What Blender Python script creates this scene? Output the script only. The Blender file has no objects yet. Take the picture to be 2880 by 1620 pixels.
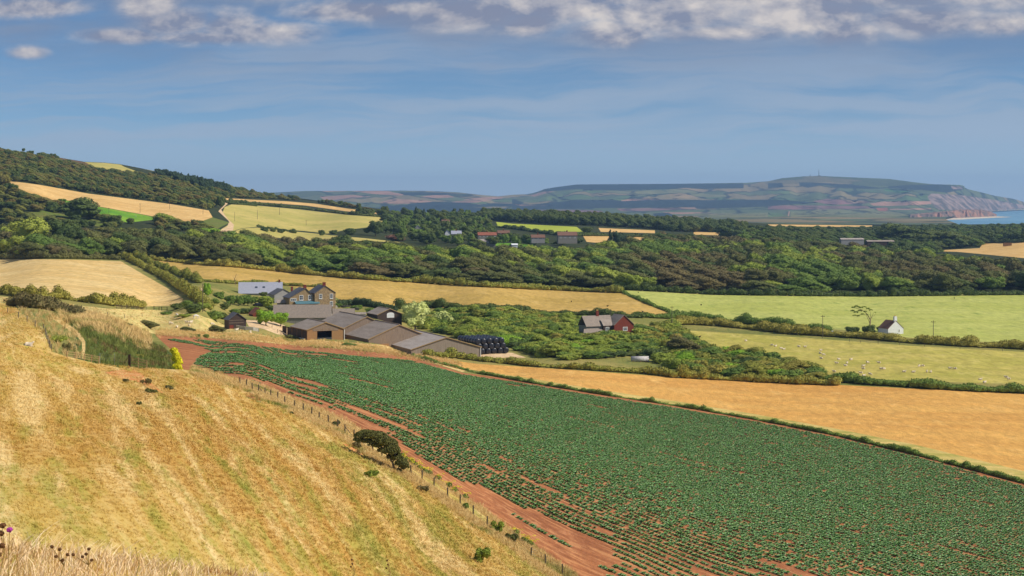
import bpy, bmesh, math, random
import numpy as np
from mathutils import Vector, Matrix, geometry, noise as mnoise
R = math.radians
SC = bpy.context.scene
COL = SC.collection
# ---------------------------------------------------------------- camera
F, CX, YH, ZC = 4500.0, 1440.0, 568.0, 80.0
cam = bpy.data.cameras.new('camera'); camo = bpy.data.objects.new('camera', cam); COL.objects.link(camo)
camo.location = (0, 0, ZC); camo.rotation_euler = (R(90), 0, 0)
cam.sensor_width = 36; cam.lens = 36 * F / 2880; cam.shift_y = -(810 - YH) / 2880
cam.clip_start = 0.3; cam.clip_end = 90000
SC.camera = camo
# ---------------------------------------------------------------- light
SUN_EL, SUN_AZ = R(42), R(103)          # azimuth clockwise from the view direction (+Y)
sd = Vector((math.sin(SUN_AZ) * math.cos(SUN_EL), math.cos(SUN_AZ) * math.cos(SUN_EL), math.sin(SUN_EL)))
sl = bpy.data.lights.new('sun', 'SUN'); sl.energy = 5.0; sl.angle = R(0.5); sl.color = (1, 0.93, 0.82)
so = bpy.data.objects.new('sun', sl); COL.objects.link(so); so.rotation_euler = sd.to_track_quat('Z', 'Y').to_euler()
SC.view_settings.view_transform = 'Standard'; SC.view_settings.look = 'None'
SC.view_settings.exposure = 0.0; SC.view_settings.gamma = 1
SC.cycles.volume_bounces = 0; SC.cycles.max_bounces = 5; SC.cycles.transparent_max_bounces = 8
SC.cycles.use_denoising = True

class NT:
    def __init__(s, tree): s.t = tree
    def n(s, typ, **kw):
        nd = s.t.nodes.new(typ)
        for k, v in kw.items():
            if k.startswith('i_'):
                nd.inputs[k[2:].replace('_', ' ')].default_value = v
            else: setattr(nd, k, v)
        return nd
    def l(s, a, b): s.t.links.new(a, b)
    def m(s, op, a, b=None, c=None, clamp=False):
        nd = s.t.nodes.new('ShaderNodeMath'); nd.operation = op; nd.use_clamp = clamp
        for i, v in enumerate((a, b, c)):
            if v is None: continue
            if isinstance(v, (int, float)): nd.inputs[i].default_value = v
            else: s.l(v, nd.inputs[i])
        return nd.outputs[0]
    def mix(s, f, a, b, mode='MIX'):
        nd = s.t.nodes.new('ShaderNodeMix'); nd.data_type = 'RGBA'; nd.blend_type = mode; nd.clamp_factor = True
        for i, v in ((0, f), (6, a), (7, b)):
            if isinstance(v, (int, float)): nd.inputs[i].default_value = v
            elif isinstance(v, tuple): nd.inputs[i].default_value = (*v[:3], 1)
            else: s.l(v, nd.inputs[i])
        return nd.outputs[2]
    def sm(s, v, a, b):
        nd = s.t.nodes.new('ShaderNodeMapRange'); nd.interpolation_type = 'SMOOTHSTEP'
        nd.inputs[1].default_value = a; nd.inputs[2].default_value = b; s.l(v, nd.inputs[0]); return nd.outputs[0]
    def noise(s, vec, scale, detail=4, rough=0.55, dist=0.0, out=0):
        nd = s.t.nodes.new('ShaderNodeTexNoise'); nd.inputs['Scale'].default_value = scale
        nd.inputs['Detail'].default_value = detail; nd.inputs['Roughness'].default_value = rough
        nd.inputs['Distortion'].default_value = dist
        if vec is not None: s.l(vec, nd.inputs['Vector'])
        return nd.outputs[out]
    def vmap(s, vec, scale=(1, 1, 1), rot=(0, 0, 0), loc=(0, 0, 0)):
        nd = s.t.nodes.new('ShaderNodeMapping'); nd.inputs['Scale'].default_value = scale
        nd.inputs['Rotation'].default_value = rot; nd.inputs['Location'].default_value = loc
        s.l(vec, nd.inputs['Vector']); return nd.outputs[0]

# ---------------------------------------------------------------- sky
W = bpy.data.worlds.new('World'); SC.world = W; W.use_nodes = True
w = NT(W.node_tree); W.node_tree.nodes.clear()
sky = w.n('ShaderNodeTexSky', sky_type='NISHITA', sun_disc=False, sun_elevation=SUN_EL, sun_rotation=SUN_AZ,
          altitude=0, air_density=0.5, dust_density=0.0, ozone_density=10.0)
geo = w.n('ShaderNodeTexCoord')
sep = w.n('ShaderNodeSeparateXYZ'); w.l(geo.outputs['Generated'], sep.inputs[0])
yy = w.m('MAXIMUM', sep.outputs[1], 0.02)
u = w.m('DIVIDE', sep.outputs[0], yy); v = w.m('DIVIDE', sep.outputs[2], yy)
cmb = w.n('ShaderNodeCombineXYZ'); w.l(u, cmb.inputs[0]); w.l(v, cmb.inputs[1]); uv = cmb.outputs[0]
def ell(px, py, rx, ry):      # soft ellipse around one cloud, in sky directions
    a = w.m('DIVIDE', w.m('SUBTRACT', u, (px - CX) / F), rx / F)
    b = w.m('DIVIDE', w.m('SUBTRACT', v, (YH - py) / F), ry / F)
    r2 = w.m('ADD', w.m('MULTIPLY', a, a), w.m('MULTIPLY', b, b))
    return w.m('SUBTRACT', 1.0, w.m('SQRT', r2))

SKS = 0.08
def lin(c, k=1.0): return tuple((((x / 255 + 0.055) / 1.055) ** 2.4 if x > 10 else x / 255 / 12.92) * k for x in c)
base = w.mix(1.0, sky.outputs[0], (1.46, 1.32, 1.08), 'MULTIPLY')
# thin veil of high cloud, streaked along the horizon
wob = w.noise(w.vmap(uv, (9, 22, 1)), 1, 3)
vv = w.n('ShaderNodeCombineXYZ'); w.l(u, vv.inputs[0]); w.l(w.m('ADD', w.m('ADD', v, w.m('MULTIPLY', u, -0.03)), w.m('MULTIPLY', wob, 0.028)), vv.inputs[1])
st = w.noise(w.vmap(vv.outputs[0], (4.2, 62, 1)), 1, 7, 0.62, 0.3)
st2 = w.noise(w.vmap(vv.outputs[0], (2.2, 17, 1), loc=(3, 1, 0)), 1, 3, 0.5)
veil = w.m('MULTIPLY', w.m('MULTIPLY', w.sm(w.m('ADD', w.m('MULTIPLY', st, 0.55), w.m('MULTIPLY', st2, 0.45)), 0.40, 0.56), w.sm(v, 0.018, 0.045)), 0.9)
vcol = w.mix(w.sm(v, 0.04, 0.12), lin((162, 182, 204), 1 / SKS), lin((138, 158, 186), 1 / SKS))
c = w.mix(veil, base, vcol)
c = w.mix(w.m('MULTIPLY', w.m('SUBTRACT', 1.0, w.sm(v, -0.005, 0.06)), 0.85), c, lin((184, 203, 222), 1 / SKS))
# a wide grey-mauve shelf under the cumulus
shelf = w.m('MULTIPLY', w.sm(w.m('ADD', v, w.m('MULTIPLY', st, 0.035)), 0.085, 0.135), w.sm(w.noise(w.vmap(uv, (7, 24, 1), loc=(5, 0, 0)), 1, 4), 0.38, 0.60))
c = w.mix(w.m('MULTIPLY', shelf, 0.55), c, lin((128, 138, 162), 1 / SKS))
e = None
for a in ((720, 95, 230, 42), (640, 75, 110, 60), (640, 105, 240, 26), (500, 60, 150, 50), (330, 100, 150, 26), (420, 20, 110, 60), (90, 22, 190, 34), (80, 148, 75, 24), (1010, 30, 260, 38), (1330, 30, 420, 60), (1490, 62, 110, 48),
          (1720, 90, 150, 50), (1900, 40, 330, 70), (2040, 92, 240, 34), (2250, 45, 300, 66), (2390, 85, 130, 50), (2600, 60, 260, 50), (2800, 70, 180, 40), (2100, -20, 1500, 60), (1560, 20, 300, 60)):
    k = ell(*a); e = k if e is None else w.m('MAXIMUM', e, k)
cu = w.noise(w.vmap(uv, (19, 36, 1)), 1, 8, 0.58, 0.2)
cu2 = w.noise(w.vmap(uv, (19, 36, 1), loc=(-0.13, -0.22, 0)), 1, 8, 0.58, 0.2)
big = w.noise(w.vmap(uv, (13, 20, 1), loc=(2, 7, 0)), 1, 3, 0.5)
dens = w.m('ADD', w.m('MULTIPLY', w.m('MAXIMUM', e, -0.9), 1.15), w.m('MULTIPLY', w.m('SUBTRACT', w.m('ADD', w.m('MULTIPLY', cu, 0.7), w.m('MULTIPLY', big, 0.3)), 0.5), 2.3))
mask = w.sm(dens, -0.22, 0.78)
lit = w.m('ADD', w.m('MULTIPLY', w.m('SUBTRACT', cu, cu2), 4.2), w.m('ADD', 0.30, w.m('MULTIPLY', w.m('SUBTRACT', big, 0.5), 1.3)), clamp=True)
ccol = w.mix(lit, lin((136, 142, 164), 1 / SKS), lin((226, 216, 208), 1 / SKS))
c = w.mix(w.m('MULTIPLY', mask, 0.88), c, ccol)
bg = w.n('ShaderNodeBackground'); wo = w.n('ShaderNodeOutputWorld')
w.l(c, bg.inputs[0]); bg.inputs[1].default_value = SKS; w.l(bg.outputs[0], wo.inputs[0])
# ---------------------------------------------------------------- terrain from surveyed points
class Survey:
    """thin plate surface through control points (px, py, distance); exact for planes (interpolates 1/distance)"""
    def __init__(s, pts, lam=1e-5):
        p = np.array(pts, float); s.c = p[:, :2] / 500.0; wv = 1000.0 / p[:, 2]; n = len(p)
        d = np.linalg.norm(s.c[:, None] - s.c[None], axis=2)
        K = s.k(d) + lam * np.eye(n); Q = np.hstack([np.ones((n, 1)), s.c])
        A = np.vstack([np.hstack([K, Q]), np.hstack([Q.T, np.zeros((3, 3))])])
        s.w = np.linalg.solve(A, np.concatenate([wv, np.zeros(3)]))
    @staticmethod
    def k(d): return np.where(d > 0, d * d * np.log(np.maximum(d, 1e-12)), 0)
    def __call__(s, px, py):
        q = np.stack([np.ravel(px), np.ravel(py)], 1) / 500.0
        d = np.linalg.norm(q[:, None] - s.c[None], axis=2)
        r = s.k(d) @ s.w[:-3] + s.w[-3] + q @ s.w[-2:]
        D = 1000.0 / np.maximum(r, 0.03)
        return D if np.ndim(px) else float(D[0])
def pos(px, py, D):
    return np.stack([(np.asarray(px, float) - CX) / F * D, np.asarray(D, float) * 1.0, ZC - (np.asarray(py, float) - YH) / F * D], -1)

VALLEY = Survey([(1600,1620,186),(1750,1620,192),(2200,1620,212),(2880,1620,238),(3300,1620,255),(1600,1900,150),(2880,1900,185),
 (1409,1500,194),(1258,1403,200),(1150,1330,206),(1000,1240,215),(853,1162,225),(745,1114,234),(690,1085,242),
 (600,1050,290),(480,1040,300),(350,1030,290),(200,1015,270),(60,975,250),(-200,940,250),(0,900,370),(0,860,430),(-250,860,440),(100,900,360),(145,985,285),
 (0,830,540),(200,850,510),(430,945,500),(300,900,420),(250,960,330),(600,950,540),(800,975,560),(965,963,590),(1150,1000,573),(1300,1020,558),(1440,1050,525),
 (1900,1130,455),(2400,1240,385),(2880,1350,333),(3300,1440,300),(2000,1350,305),(1500,1200,345),(1000,1100,330),(1200,1100,380),
 (570,875,610),(650,930,580),(800,936,620),(870,864,715),(700,905,625),(760,820,800),(1060,890,700),(1350,870,760),(1200,960,640),(1030,850,760),
 (1780,1015,580),(1400,1000,590),(1760,930,690),(2530,952,680),(2880,985,640),(3300,1000,630),(2880,1110,490),(3300,1130,480),(2200,1080,520),(2000,950,690),
 (0,728,1050),(350,725,1050),(-300,728,1050),(540,745,1000),(800,770,975),(1200,790,965),(1740,815,960),(2400,830,980),(2880,825,1000),(3300,822,1010),(300,790,760),(540,850,645),
 (0,700,1150),(300,690,1200),(800,700,1350),(1200,730,1200),(1600,720,1350),(2200,730,1350),(2880,720,1450),(3300,715,1480),(2100,670,1900),
 (1440,690,1500),(1600,690,1500),(1500,650,1900),(1400,625,2200),(1400,603,2600),(2000,650,2200),(2000,630,2600),(2880,660,2100),(2880,632,3000),(2400,634,3000),(3300,632,3000),
 (0,650,1350),(0,560,1500),(10,525,1600),(100,512,1650),(0,470,1900),(0,418,2300),(-300,400,2300),(-300,500,1700),(200,455,2300),(400,475,2500),(500,530,1950),
 (590,620,1500),(600,570,1800),(800,545,2900),(800,570,2300),(1000,585,2300),(1100,610,2200),(1100,670,1550),(800,650,1600),(900,690,1400),(1170,590,2700),(300,600,1450)])
HILL = Survey([(-250,955,210),(0,963,215),(150,998,225),(330,1035,228),(540,1040,236),(690,1085,240),(853,1162,224),(1000,1240,213),(1150,1330,204),(1258,1403,198),(1409,1500,192),(1582,1620,184),(1700,1700,178),
 (0,1200,110),(0,1400,70),(0,1620,45),(-300,1620,40),(-300,1200,100),(500,1200,150),(500,1400,105),(500,1620,70),(900,1400,150),(900,1620,110),(1200,1620,145),(1300,1560,162),(1000,1750,100),(0,1750,36)])
RIDGE = [(600,548),(780,541),(860,537),(1000,537),(1100,536),(1200,537),(1290,541),(1350,548),(1400,552),(1440,548),(1485,546),(1510,541),(1530,532),(1560,527),(1620,519),(1700,518),(1900,517),(2100,514),(2160,510),(2200,501),(2260,496),(2305,494.5),(2400,499),(2500,503),(2560,511),(2620,518),(2700,520),(2712,523),(2714,530),(2760,541),(2800,551),(2850,559),(2880,568),(2900,573),(2960,585),(3000,590)]
def COAST(px, py):
    """coastal plain a few metres above the sea, then the long slope up to the far ridge, with spurs and gullies"""
    x = np.ravel(np.asarray(px, float)); y = np.ravel(np.asarray(py, float)); rx = [a for a, _ in RIDGE]; ry = [b_ for _, b_ in RIDGE]
    yr = np.interp(x, rx, ry); df = np.interp(x, [600, 2560, 2640, 2700, 2765, 2880, 3000], [10125, 10125, 10900, 12400, 13800, 17500, 19500]); yf = YH + 72 * F / df; yf = np.where(x > 2760, np.interp(x, [2760, 2880, 3000], [594.5, 589, 589]), yf)
    dr = np.interp(x, [600, 1350, 1500, 2500, 2640, 2765, 2880, 3000], [3600, 3400, 4200, 4200, 2600, 1500, 700, 300]); t_ = np.clip((yf - y) / np.maximum(yf - yr, 1), 0, 1.05)
    up = df + dr * t_ ** 1.05; flat_ = np.where(y > YH + 2, 72 * F / np.maximum(y - YH, 2), 1e6); D = np.where(y >= yf, np.minimum(flat_, df), up)
    rel = np.array([mnoise.noise(Vector((a * .022, t2 * .9, 3))) + .5 * mnoise.noise(Vector((a * .07, t2 * 1.4, 9))) for a, t2 in zip(x, t_)]); D = D + rel * 420 * np.sin(np.clip(t_, 0, 1) * math.pi) * np.where(x > 2600, .5, 1)
    return D if np.ndim(px) else float(D[0])
def DV(px, py): return VALLEY(px, py)
def DH(px, py): return HILL(px, py)
def G(px, py, lift=0.0):                # a point on the valley floor
    p = pos(px, py, DV(px, py)); return Vector((p[0], p[1], p[2] + lift))
def GH(px, py, lift=0.0):
    p = pos(px, py, DH(px, py)); return Vector((p[0], p[1], p[2] + lift))

# ---------------------------------------------------------------- bookkeeping
def tag(o, label=None, cat=None, group=None, kind=None):
    if label: o['label'] = label
    if cat: o['category'] = cat
    if group: o['group'] = group
    if kind: o['kind'] = kind
    return o
def link(o, parent=None):
    COL.objects.link(o)
    if parent is not None: o.parent = parent
    return o
def empty(name, loc, rz=0.0):
    o = bpy.data.objects.new(name, None); COL.objects.link(o); o.location = loc; o.rotation_euler = (0, 0, rz)
    o.empty_display_size = 0.5; return o
def np_mesh(name, V, Fc, mats=(), fm=None, smooth=False):
    """V (n,3); Fc (m,k) equal sized faces, or a list of such arrays"""
    me = bpy.data.meshes.new(name); V = np.asarray(V, np.float32)
    arrs = Fc if isinstance(Fc, list) else [Fc]; arrs = [np.asarray(a, np.int32) for a in arrs if len(a)]
    nl = sum(a.size for a in arrs); nf = sum(len(a) for a in arrs)
    me.vertices.add(len(V)); me.vertices.foreach_set('co', V.ravel()); me.loops.add(nl); me.polygons.add(nf)
    me.loops.foreach_set('vertex_index', np.concatenate([a.ravel() for a in arrs]))
    tot = np.concatenate([np.full(len(a), a.shape[1]) for a in arrs]); st = np.concatenate([[0], np.cumsum(tot)[:-1]])
    me.polygons.foreach_set('loop_start', st.astype(np.int32)); me.polygons.foreach_set('loop_total', tot.astype(np.int32))
    for m in mats: me.materials.append(m)
    if fm is not None: me.polygons.foreach_set('material_index', np.asarray(fm, np.int32))
    me.polygons.foreach_set('use_smooth', np.full(nf, bool(smooth)))
    me.update(calc_edges=True); me.validate(); return me

def inside(P, poly):
    x, y = P[:, 0], P[:, 1]; r = np.zeros(len(P), bool); n = len(poly)
    for i in range(n):
        x1, y1 = poly[i]; x2, y2 = poly[(i + 1) % n]
        if y1 == y2: continue
        c = ((y1 > y) != (y2 > y)) & (x < (x2 - x1) * (y - y1) / (y2 - y1) + x1); r ^= c
    return r

# ---------------------------------------------------------------- materials
MATS = {}
def new_mat(name, rough=0.9, spec=0.2):
    m = bpy.data.materials.new(name); m.use_nodes = True; t = NT(m.node_tree)
    b = m.node_tree.nodes['Principled BSDF']; b.inputs['Roughness'].default_value = rough
    b.inputs['Specular IOR Level'].default_value = spec; MATS[name] = m; return m, t, b
def ground_mat(name, cols, scale=0.05, stretch=(1, 1), rot=0, bump=0.25, fine=1.4, fw=0.45, spread=(0.35, 0.65), rows=None, rough=0.95, bscale=0.9):
    """broad patches of the first and second colour, flecks of the third"""
    m, t, b = new_mat(name, rough, 0.15)
    tc = t.n('ShaderNodeTexCoord').outputs['Object']
    mp = t.vmap(tc, (stretch[0], stretch[1], 1), (0, 0, rot))
    n1 = t.noise(mp, scale, 5, 0.6, 0.2); n2 = t.noise(t.vmap(tc, (1, 0.35, 1)), fine * 0.45, 6, 0.78); n3 = t.noise(t.vmap(tc, (1, 0.4, 1)), scale * 7, 5, 0.7)
    c = t.mix(t.sm(n1, *spread), cols[0], cols[1])
    if len(cols) > 2: c = t.mix(t.sm(n3, 0.52, 0.72), c, cols[2])
    d = t.m('ADD', t.m('MULTIPLY', t.m('SUBTRACT', n2, 0.5), fw * 3), 1.0)
    c = t.mix(1.0, c, t.n('ShaderNodeCombineColor').outputs[0], 'MULTIPLY') if False else c
    vm = t.n('ShaderNodeVectorMath', operation='SCALE'); t.l(c, vm.inputs[0]); t.l(d, vm.inputs['Scale']); c = vm.outputs[0]
    h = n2
    if rows:        # (spacing m, angle, colour, strength)
        rm = t.vmap(tc, (1, 1, 1), (0, 0, rows[1]))
        wv = t.n('ShaderNodeTexWave', wave_type='BANDS', bands_direction='X'); wv.inputs['Scale'].default_value = 0.314 / rows[0] ; wv.inputs['Distortion'].default_value = 0.8
        wv.inputs['Detail'].default_value = 2; t.l(rm, wv.inputs['Vector'])
        c = t.mix(t.m('MULTIPLY', wv.outputs[1], rows[3]), c, rows[2])
    t.l(c, b.inputs['Base Color'])
    bp = t.n('ShaderNodeBump'); bp.inputs['Strength'].default_value = bump; bp.inputs['Distance'].default_value = bscale; t.l(h, bp.inputs['Height']); t.l(bp.outputs[0], b.inputs['Normal'])
    return m
L = lin
M_scrub = ground_mat('rough_ground', (L((120,122,60)), L((156,142,78)), L((96,108,48))), 0.03, fw=0.3, bump=0.6)
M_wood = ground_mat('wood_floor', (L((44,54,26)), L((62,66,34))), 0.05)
M_stub = ground_mat('stubble', (L((206,172,108)), L((216,186,126)), L((188,158,88))), 0.03, (1, 1), 0, 0.35, 0.8, 0.55)
M_hay = ground_mat('hay', (L((190,156,84)), L((174,144,70)), L((200,168,100))), 0.012, (1, 2.6), R(-14), 0.3, 0.9, 0.5)
M_wheat = ground_mat('wheat', (L((216,166,88)), L((204,150,76)), L((222,176,102))), 0.02, (0.35, 2.2), R(-8), 0.5, 1.1, 0.45, rows=(21, R(-32), L((184,138,72)), 0.22))
M_past = ground_mat('pasture', (L((184,168,86)), L((164,156,70)), L((194,178,102))), 0.03, (1, 2), 0, 0.3, 0.8, 0.5)
M_green = ground_mat('young_crop', (L((170,172,84)), L((182,182,98)), L((136,150,68))), 0.02, (0.6, 2), R(-10), 0.5, 0.7, 0.5, rows=(5.5, R(64), L((146,158,78)), 0.3))
M_soil = ground_mat('red_soil', (L((166,106,66)), L((148,92,58)), L((180,122,82))), 0.06, (1, 1), 0, 0.5, 2.2, 0.22, bscale=0.35)
M_olive = ground_mat('olive_field', (L((170,160,84)), L((190,172,98)), L((150,146,70))), 0.012, (1, 1), 0.3, 0.2, 0.4, 0.2)
M_straw = ground_mat('straw_field', (L((214,176,112)), L((200,160,96)), L((222,188,126))), 0.014, (0.5, 2), -0.5, 0.2, 0.5, 0.25)
M_vgreen = ground_mat('bright_green_field', (L((90,138,36)), L((124,160,44)), L((70,118,34))), 0.02, (1, 1), 0, 0.3, 0.5, 0.35)
M_lime = ground_mat('lime_field', (L((170,178,62)), L((158,168,56))), 0.01, fw=0.15)
M_heath = ground_mat('heath', (L((112,78,58)), L((92,78,48)), L((70,78,40))), 0.03)
M_gully = ground_mat('gully_green', (L((88,104,44)), L((62,82,34)), L((120,118,62))), 0.08, fine=1.5, fw=0.5)
M_bank = ground_mat('green_bank', (L((96,112,44)), L((112,110,52))), 0.06)
M_track = ground_mat('pale_track', (L((214,184,144)), L((196,164,124))), 0.1)
M_verge = ground_mat('dry_verge', (L((216,184,124)), L((196,164,100)), L((150,146,74))), 0.08, fine=1.8, fw=0.4)
M_padd = ground_mat('paddock', (L((186,170,104)), L((206,182,118)), L((150,152,76))), 0.05, (1, 2), 0.2, 0.3, 1.0, 0.3)
M_mown = ground_mat('mown_strip', (L((206,180,108)), L((160,152,74)), L((216,188,120))), 0.05, (0.3, 3), R(-36), fw=0.25)
# hillside: matted dry grass in long drifts running down the slope
def streak(t, vec, ang, sx, sy): return t.vmap(t.vmap(vec, (1, 1, 1), (0, 0, ang)), (sx, sy, sy))
def hill_color(t, vec, k=1.0):
    n1 = t.noise(streak(t, vec, R(-17), 0.36, 0.022), 1, 5, 0.6, 0.6); n5 = t.noise(streak(t, vec, R(-20), 0.9, 0.05), 1, 5, 0.62, 0.4)
    n2 = t.noise(t.vmap(vec, (1, 0.6, 1)), 0.02, 3, 0.5); n4 = t.noise(streak(t, vec, R(-17), 0.5, 0.055), 1, 7, 0.72, 0.4)
    sx = t.n('ShaderNodeSeparateXYZ'); t.l(vec, sx.inputs[0])
    c = t.mix(t.sm(n2, 0.40, 0.60), L((196,166,90)), L((190,150,78)))
    c = t.mix(t.m('MULTIPLY', t.sm(n5, 0.42, 0.66), 0.6), c, L((218,188,124)))
    c = t.mix(t.m('MULTIPLY', t.sm(n1, 0.50, 0.64), 0.78), c, L((224,198,140)))
    g_ = t.m('ADD', n4, t.m('MULTIPLY', t.sm(sx.outputs[0], -40, 0), 0.075))
    c = t.mix(t.m('MULTIPLY', t.sm(g_, 0.50, 0.64), 0.75), c, L((162,154,68)))
    c = t.mix(t.m('MULTIPLY', t.sm(g_, 0.62, 0.74), 0.8), c, L((122,134,50)))
    return c, n5
m, t, b = new_mat('hill_grass', 0.95, 0.1); M_hill = m
tc = t.n('ShaderNodeTexCoord').outputs['Object']; c, n5 = hill_color(t, tc); n3 = t.noise(streak(t, tc, R(-20), 2.2, 0.9), 1, 7, 0.75, 0.3)
vm = t.n('ShaderNodeVectorMath', operation='SCALE'); t.l(c, vm.inputs[0]); t.l(t.m('ADD', 0.66, t.m('MULTIPLY', n3, 0.66)), vm.inputs['Scale'])
t.l(vm.outputs[0], b.inputs['Base Color'])
bp = t.n('ShaderNodeBump'); bp.inputs['Strength'].default_value = 0.5; bp.inputs['Distance'].default_value = 0.25; t.l(t.m('ADD', n3, n5), bp.inputs['Height']); t.l(bp.outputs[0], b.inputs['Normal'])
# far country
def far(n, c, c2=None, cells=0.55, edge=0.8  , k=0.62):
    """a stretch of small hedged fields; the hedges are the edges of stretched cells"""
    m, t, b = new_mat('far_' + n, 0.95, 0.05); tc = t.n('ShaderNodeTexCoord').outputs['Object']
    wob = t.n('ShaderNodeVectorMath', operation='ADD'); nz = t.n('ShaderNodeVectorMath', operation='SCALE'); t.l(t.noise(tc, 0.0016, 3, out=1), nz.inputs[0]); nz.inputs['Scale'].default_value = 420
    t.l(tc, wob.inputs[0]); t.l(nz.outputs[0], wob.inputs[1]); mp = t.vmap(wob.outputs[0], (0.0026, 0.0012, 0.0))
    v1 = t.n('ShaderNodeTexVoronoi'); t.l(mp, v1.inputs['Vector']); v1.inputs['Scale'].default_value = 1; v2 = t.n('ShaderNodeTexVoronoi', feature='DISTANCE_TO_EDGE'); t.l(mp, v2.inputs['Vector']); v2.inputs['Scale'].default_value = 1
    sc = t.n('ShaderNodeSeparateColor'); t.l(v1.outputs['Color'], sc.inputs[0]); K = lambda q: tuple(x * k for x in L(q))
    c_ = t.mix(t.m('MULTIPLY', sc.outputs[0], cells), K(c), K(c2 or c)); c_ = t.mix(t.m('MULTIPLY', t.sm(sc.outputs[1], 0.72, 0.74), cells), c_, K((196,160,112)))
    c_ = t.mix(t.m('MULTIPLY', t.sm(t.noise(t.vmap(tc, (1, .3, 1)), 0.006, 5, .7), .42, .62), 0.25), c_, K((70,84,50)))
    ed = t.m('ADD', v2.outputs[0], t.m('MULTIPLY', t.m('SUBTRACT', t.noise(t.vmap(tc, (1, .4, 1)), 0.01, 3), 0.5), 0.09)); inv = t.m('SUBTRACT', 1.0, t.sm(ed, 0.02, 0.06))
    c_ = t.mix(t.m('MULTIPLY', inv, edge), c_, K((30,42,30))); t.l(c_, b.inputs['Base Color']); return m
def plainfar(n, c, c2, scale=0.006, k=0.58): return ground_mat('far_' + n, tuple(tuple(x * k for x in L(q)) for q in (c, c2, c)), scale, (1, 0.3), 0.2, 0, scale * 6, 0.3, spread=(.4, .6))
F_base = far('fields', (112,124,76), (134,138,88)); F_wood = plainfar('wood', (34,46,32), (46,56,36)); F_tan = far('tan', (218,164,134), (200,154,128), .3, .6); F_green = far('green', (112,138,76), (136,150,86), .6); F_down = far('down', (104,112,64), (90,98,58), .3, .2)
F_pale = far('pale', (144,146,92), (168,160,104), .7); F_brown = far('brown', (164,118,112), (170,134,116), .5, .6); F_red = plainfar('red', (196,112,74), (166,98,66), .01); F_cliff = plainfar('cliff', (176,148,134), (88,80,70), .010, .75)
F_beach = plainfar('beach', (224,206,176), (224,206,176), .002, .9); F_bright = far('bright', (104,150,62), None, .1)
# ---------------------------------------------------------------- sheets of land cut into their fields
def sheet(domain, gx, gy, Df, zones, default, und=0.0):
    dom = [tuple(map(float, p)) for p in domain]
    xs = [p[0] for p in dom]; ys = [p[1] for p in dom]
    X, Y = np.meshgrid(np.arange(min(xs), max(xs), gx), gy); Y = Y.astype(float)
    X = X + (np.arange(len(gy))[:, None] % 2) * gx * 0.5
    P = np.stack([X.ravel(), Y.ravel()], 1); P = P[inside(P, dom)]
    verts = [tuple(p) for p in P]; edges = []
    def ring(poly):
        k = len(verts); pts = []
        for i in range(len(poly)):
            a = np.array(poly[i], float); bb = np.array(poly[(i + 1) % len(poly)], float)
            n = max(1, int(np.hypot(*(bb - a)) / gx))
            for j in range(n): pts.append(tuple(a + (bb - a) * j / n))
        verts.extend(pts); n = len(pts); edges.extend((k + i, k + (i + 1) % n) for i in range(n))
    ring(dom)
    for z in zones: ring(z[1])
    vo, eo, fo, *_ = geometry.delaunay_2d_cdt([Vector(q) for q in verts], edges, [], 0, 0.05)
    V2 = np.array([tuple(q) for q in vo]); T = np.array([f for f in fo if len(f) == 3]); C = V2[T].mean(1)
    keep = inside(C, dom); T, C = T[keep], C[keep]
    zi = np.full(len(T), -1)
    for i, z in enumerate(zones): zi[inside(C, z[1])] = i
    D = Df(V2[:, 0], V2[:, 1]); V3 = pos(V2[:, 0], V2[:, 1], D)
    # orient upward
    n = np.cross(V3[T[:, 1]] - V3[T[:, 0]], V3[T[:, 2]] - V3[T[:, 0]]); fl = n[:, 2] < 0; T[fl] = T[fl][:, ::-1]
    for i in range(-1, len(zones)):
        t_ = T[zi == i]
        if not len(t_): continue
        nm, mt = default if i < 0 else (zones[i][0], zones[i][2])
        us, inv = np.unique(t_, return_inverse=True)
        o = bpy.data.objects.new(nm, np_mesh(nm, V3[us], inv.reshape(-1, 3), [mt], smooth=True)); link(o); tag(o, kind='structure')

CREST = [(-320,950),(0,963),(80,975),(150,998),(240,1020),(330,1035),(440,1036),(540,1042),(600,1060),(690,1085),(745,1112),(853,1160),(1000,1240),(1150,1330),(1258,1403),(1409,1500),(1582,1620),(1720,1715)]
SEAM = [(690,1080),(745,1100),(830,1135),(900,1155),(985,1195),(1060,1230),(1130,1285),(1200,1330),(1250,1370),(1300,1395),(1400,1470),(1500,1540),(1620,1620),(1750,1715)]
V_DOM = [(-320,395),(-100,405),(0,415),(60,430),(126,436),(190,447),(238,455),(293,457),(340,462),(420,478),(520,500),(620,522),(700,537),(780,550),(900,565),(1000,578),(1100,592),(1170,600),(1300,604),(1400,603),(1560,607),(1800,616),(2000,622),(2150,628),(2400,632),(2640,632),(2880,629),(3320,629),
         (3320,1900),(1800,1900),(1720,1780),(1590,1650),(1475,1572),(1375,1500),(1280,1425),(1225,1398),(1175,1360),(1105,1315),(1035,1262),(960,1226),(875,1184),(805,1162),(720,1128),(660,1106),(500,1080),(200,1055),(-320,1000)]
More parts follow.
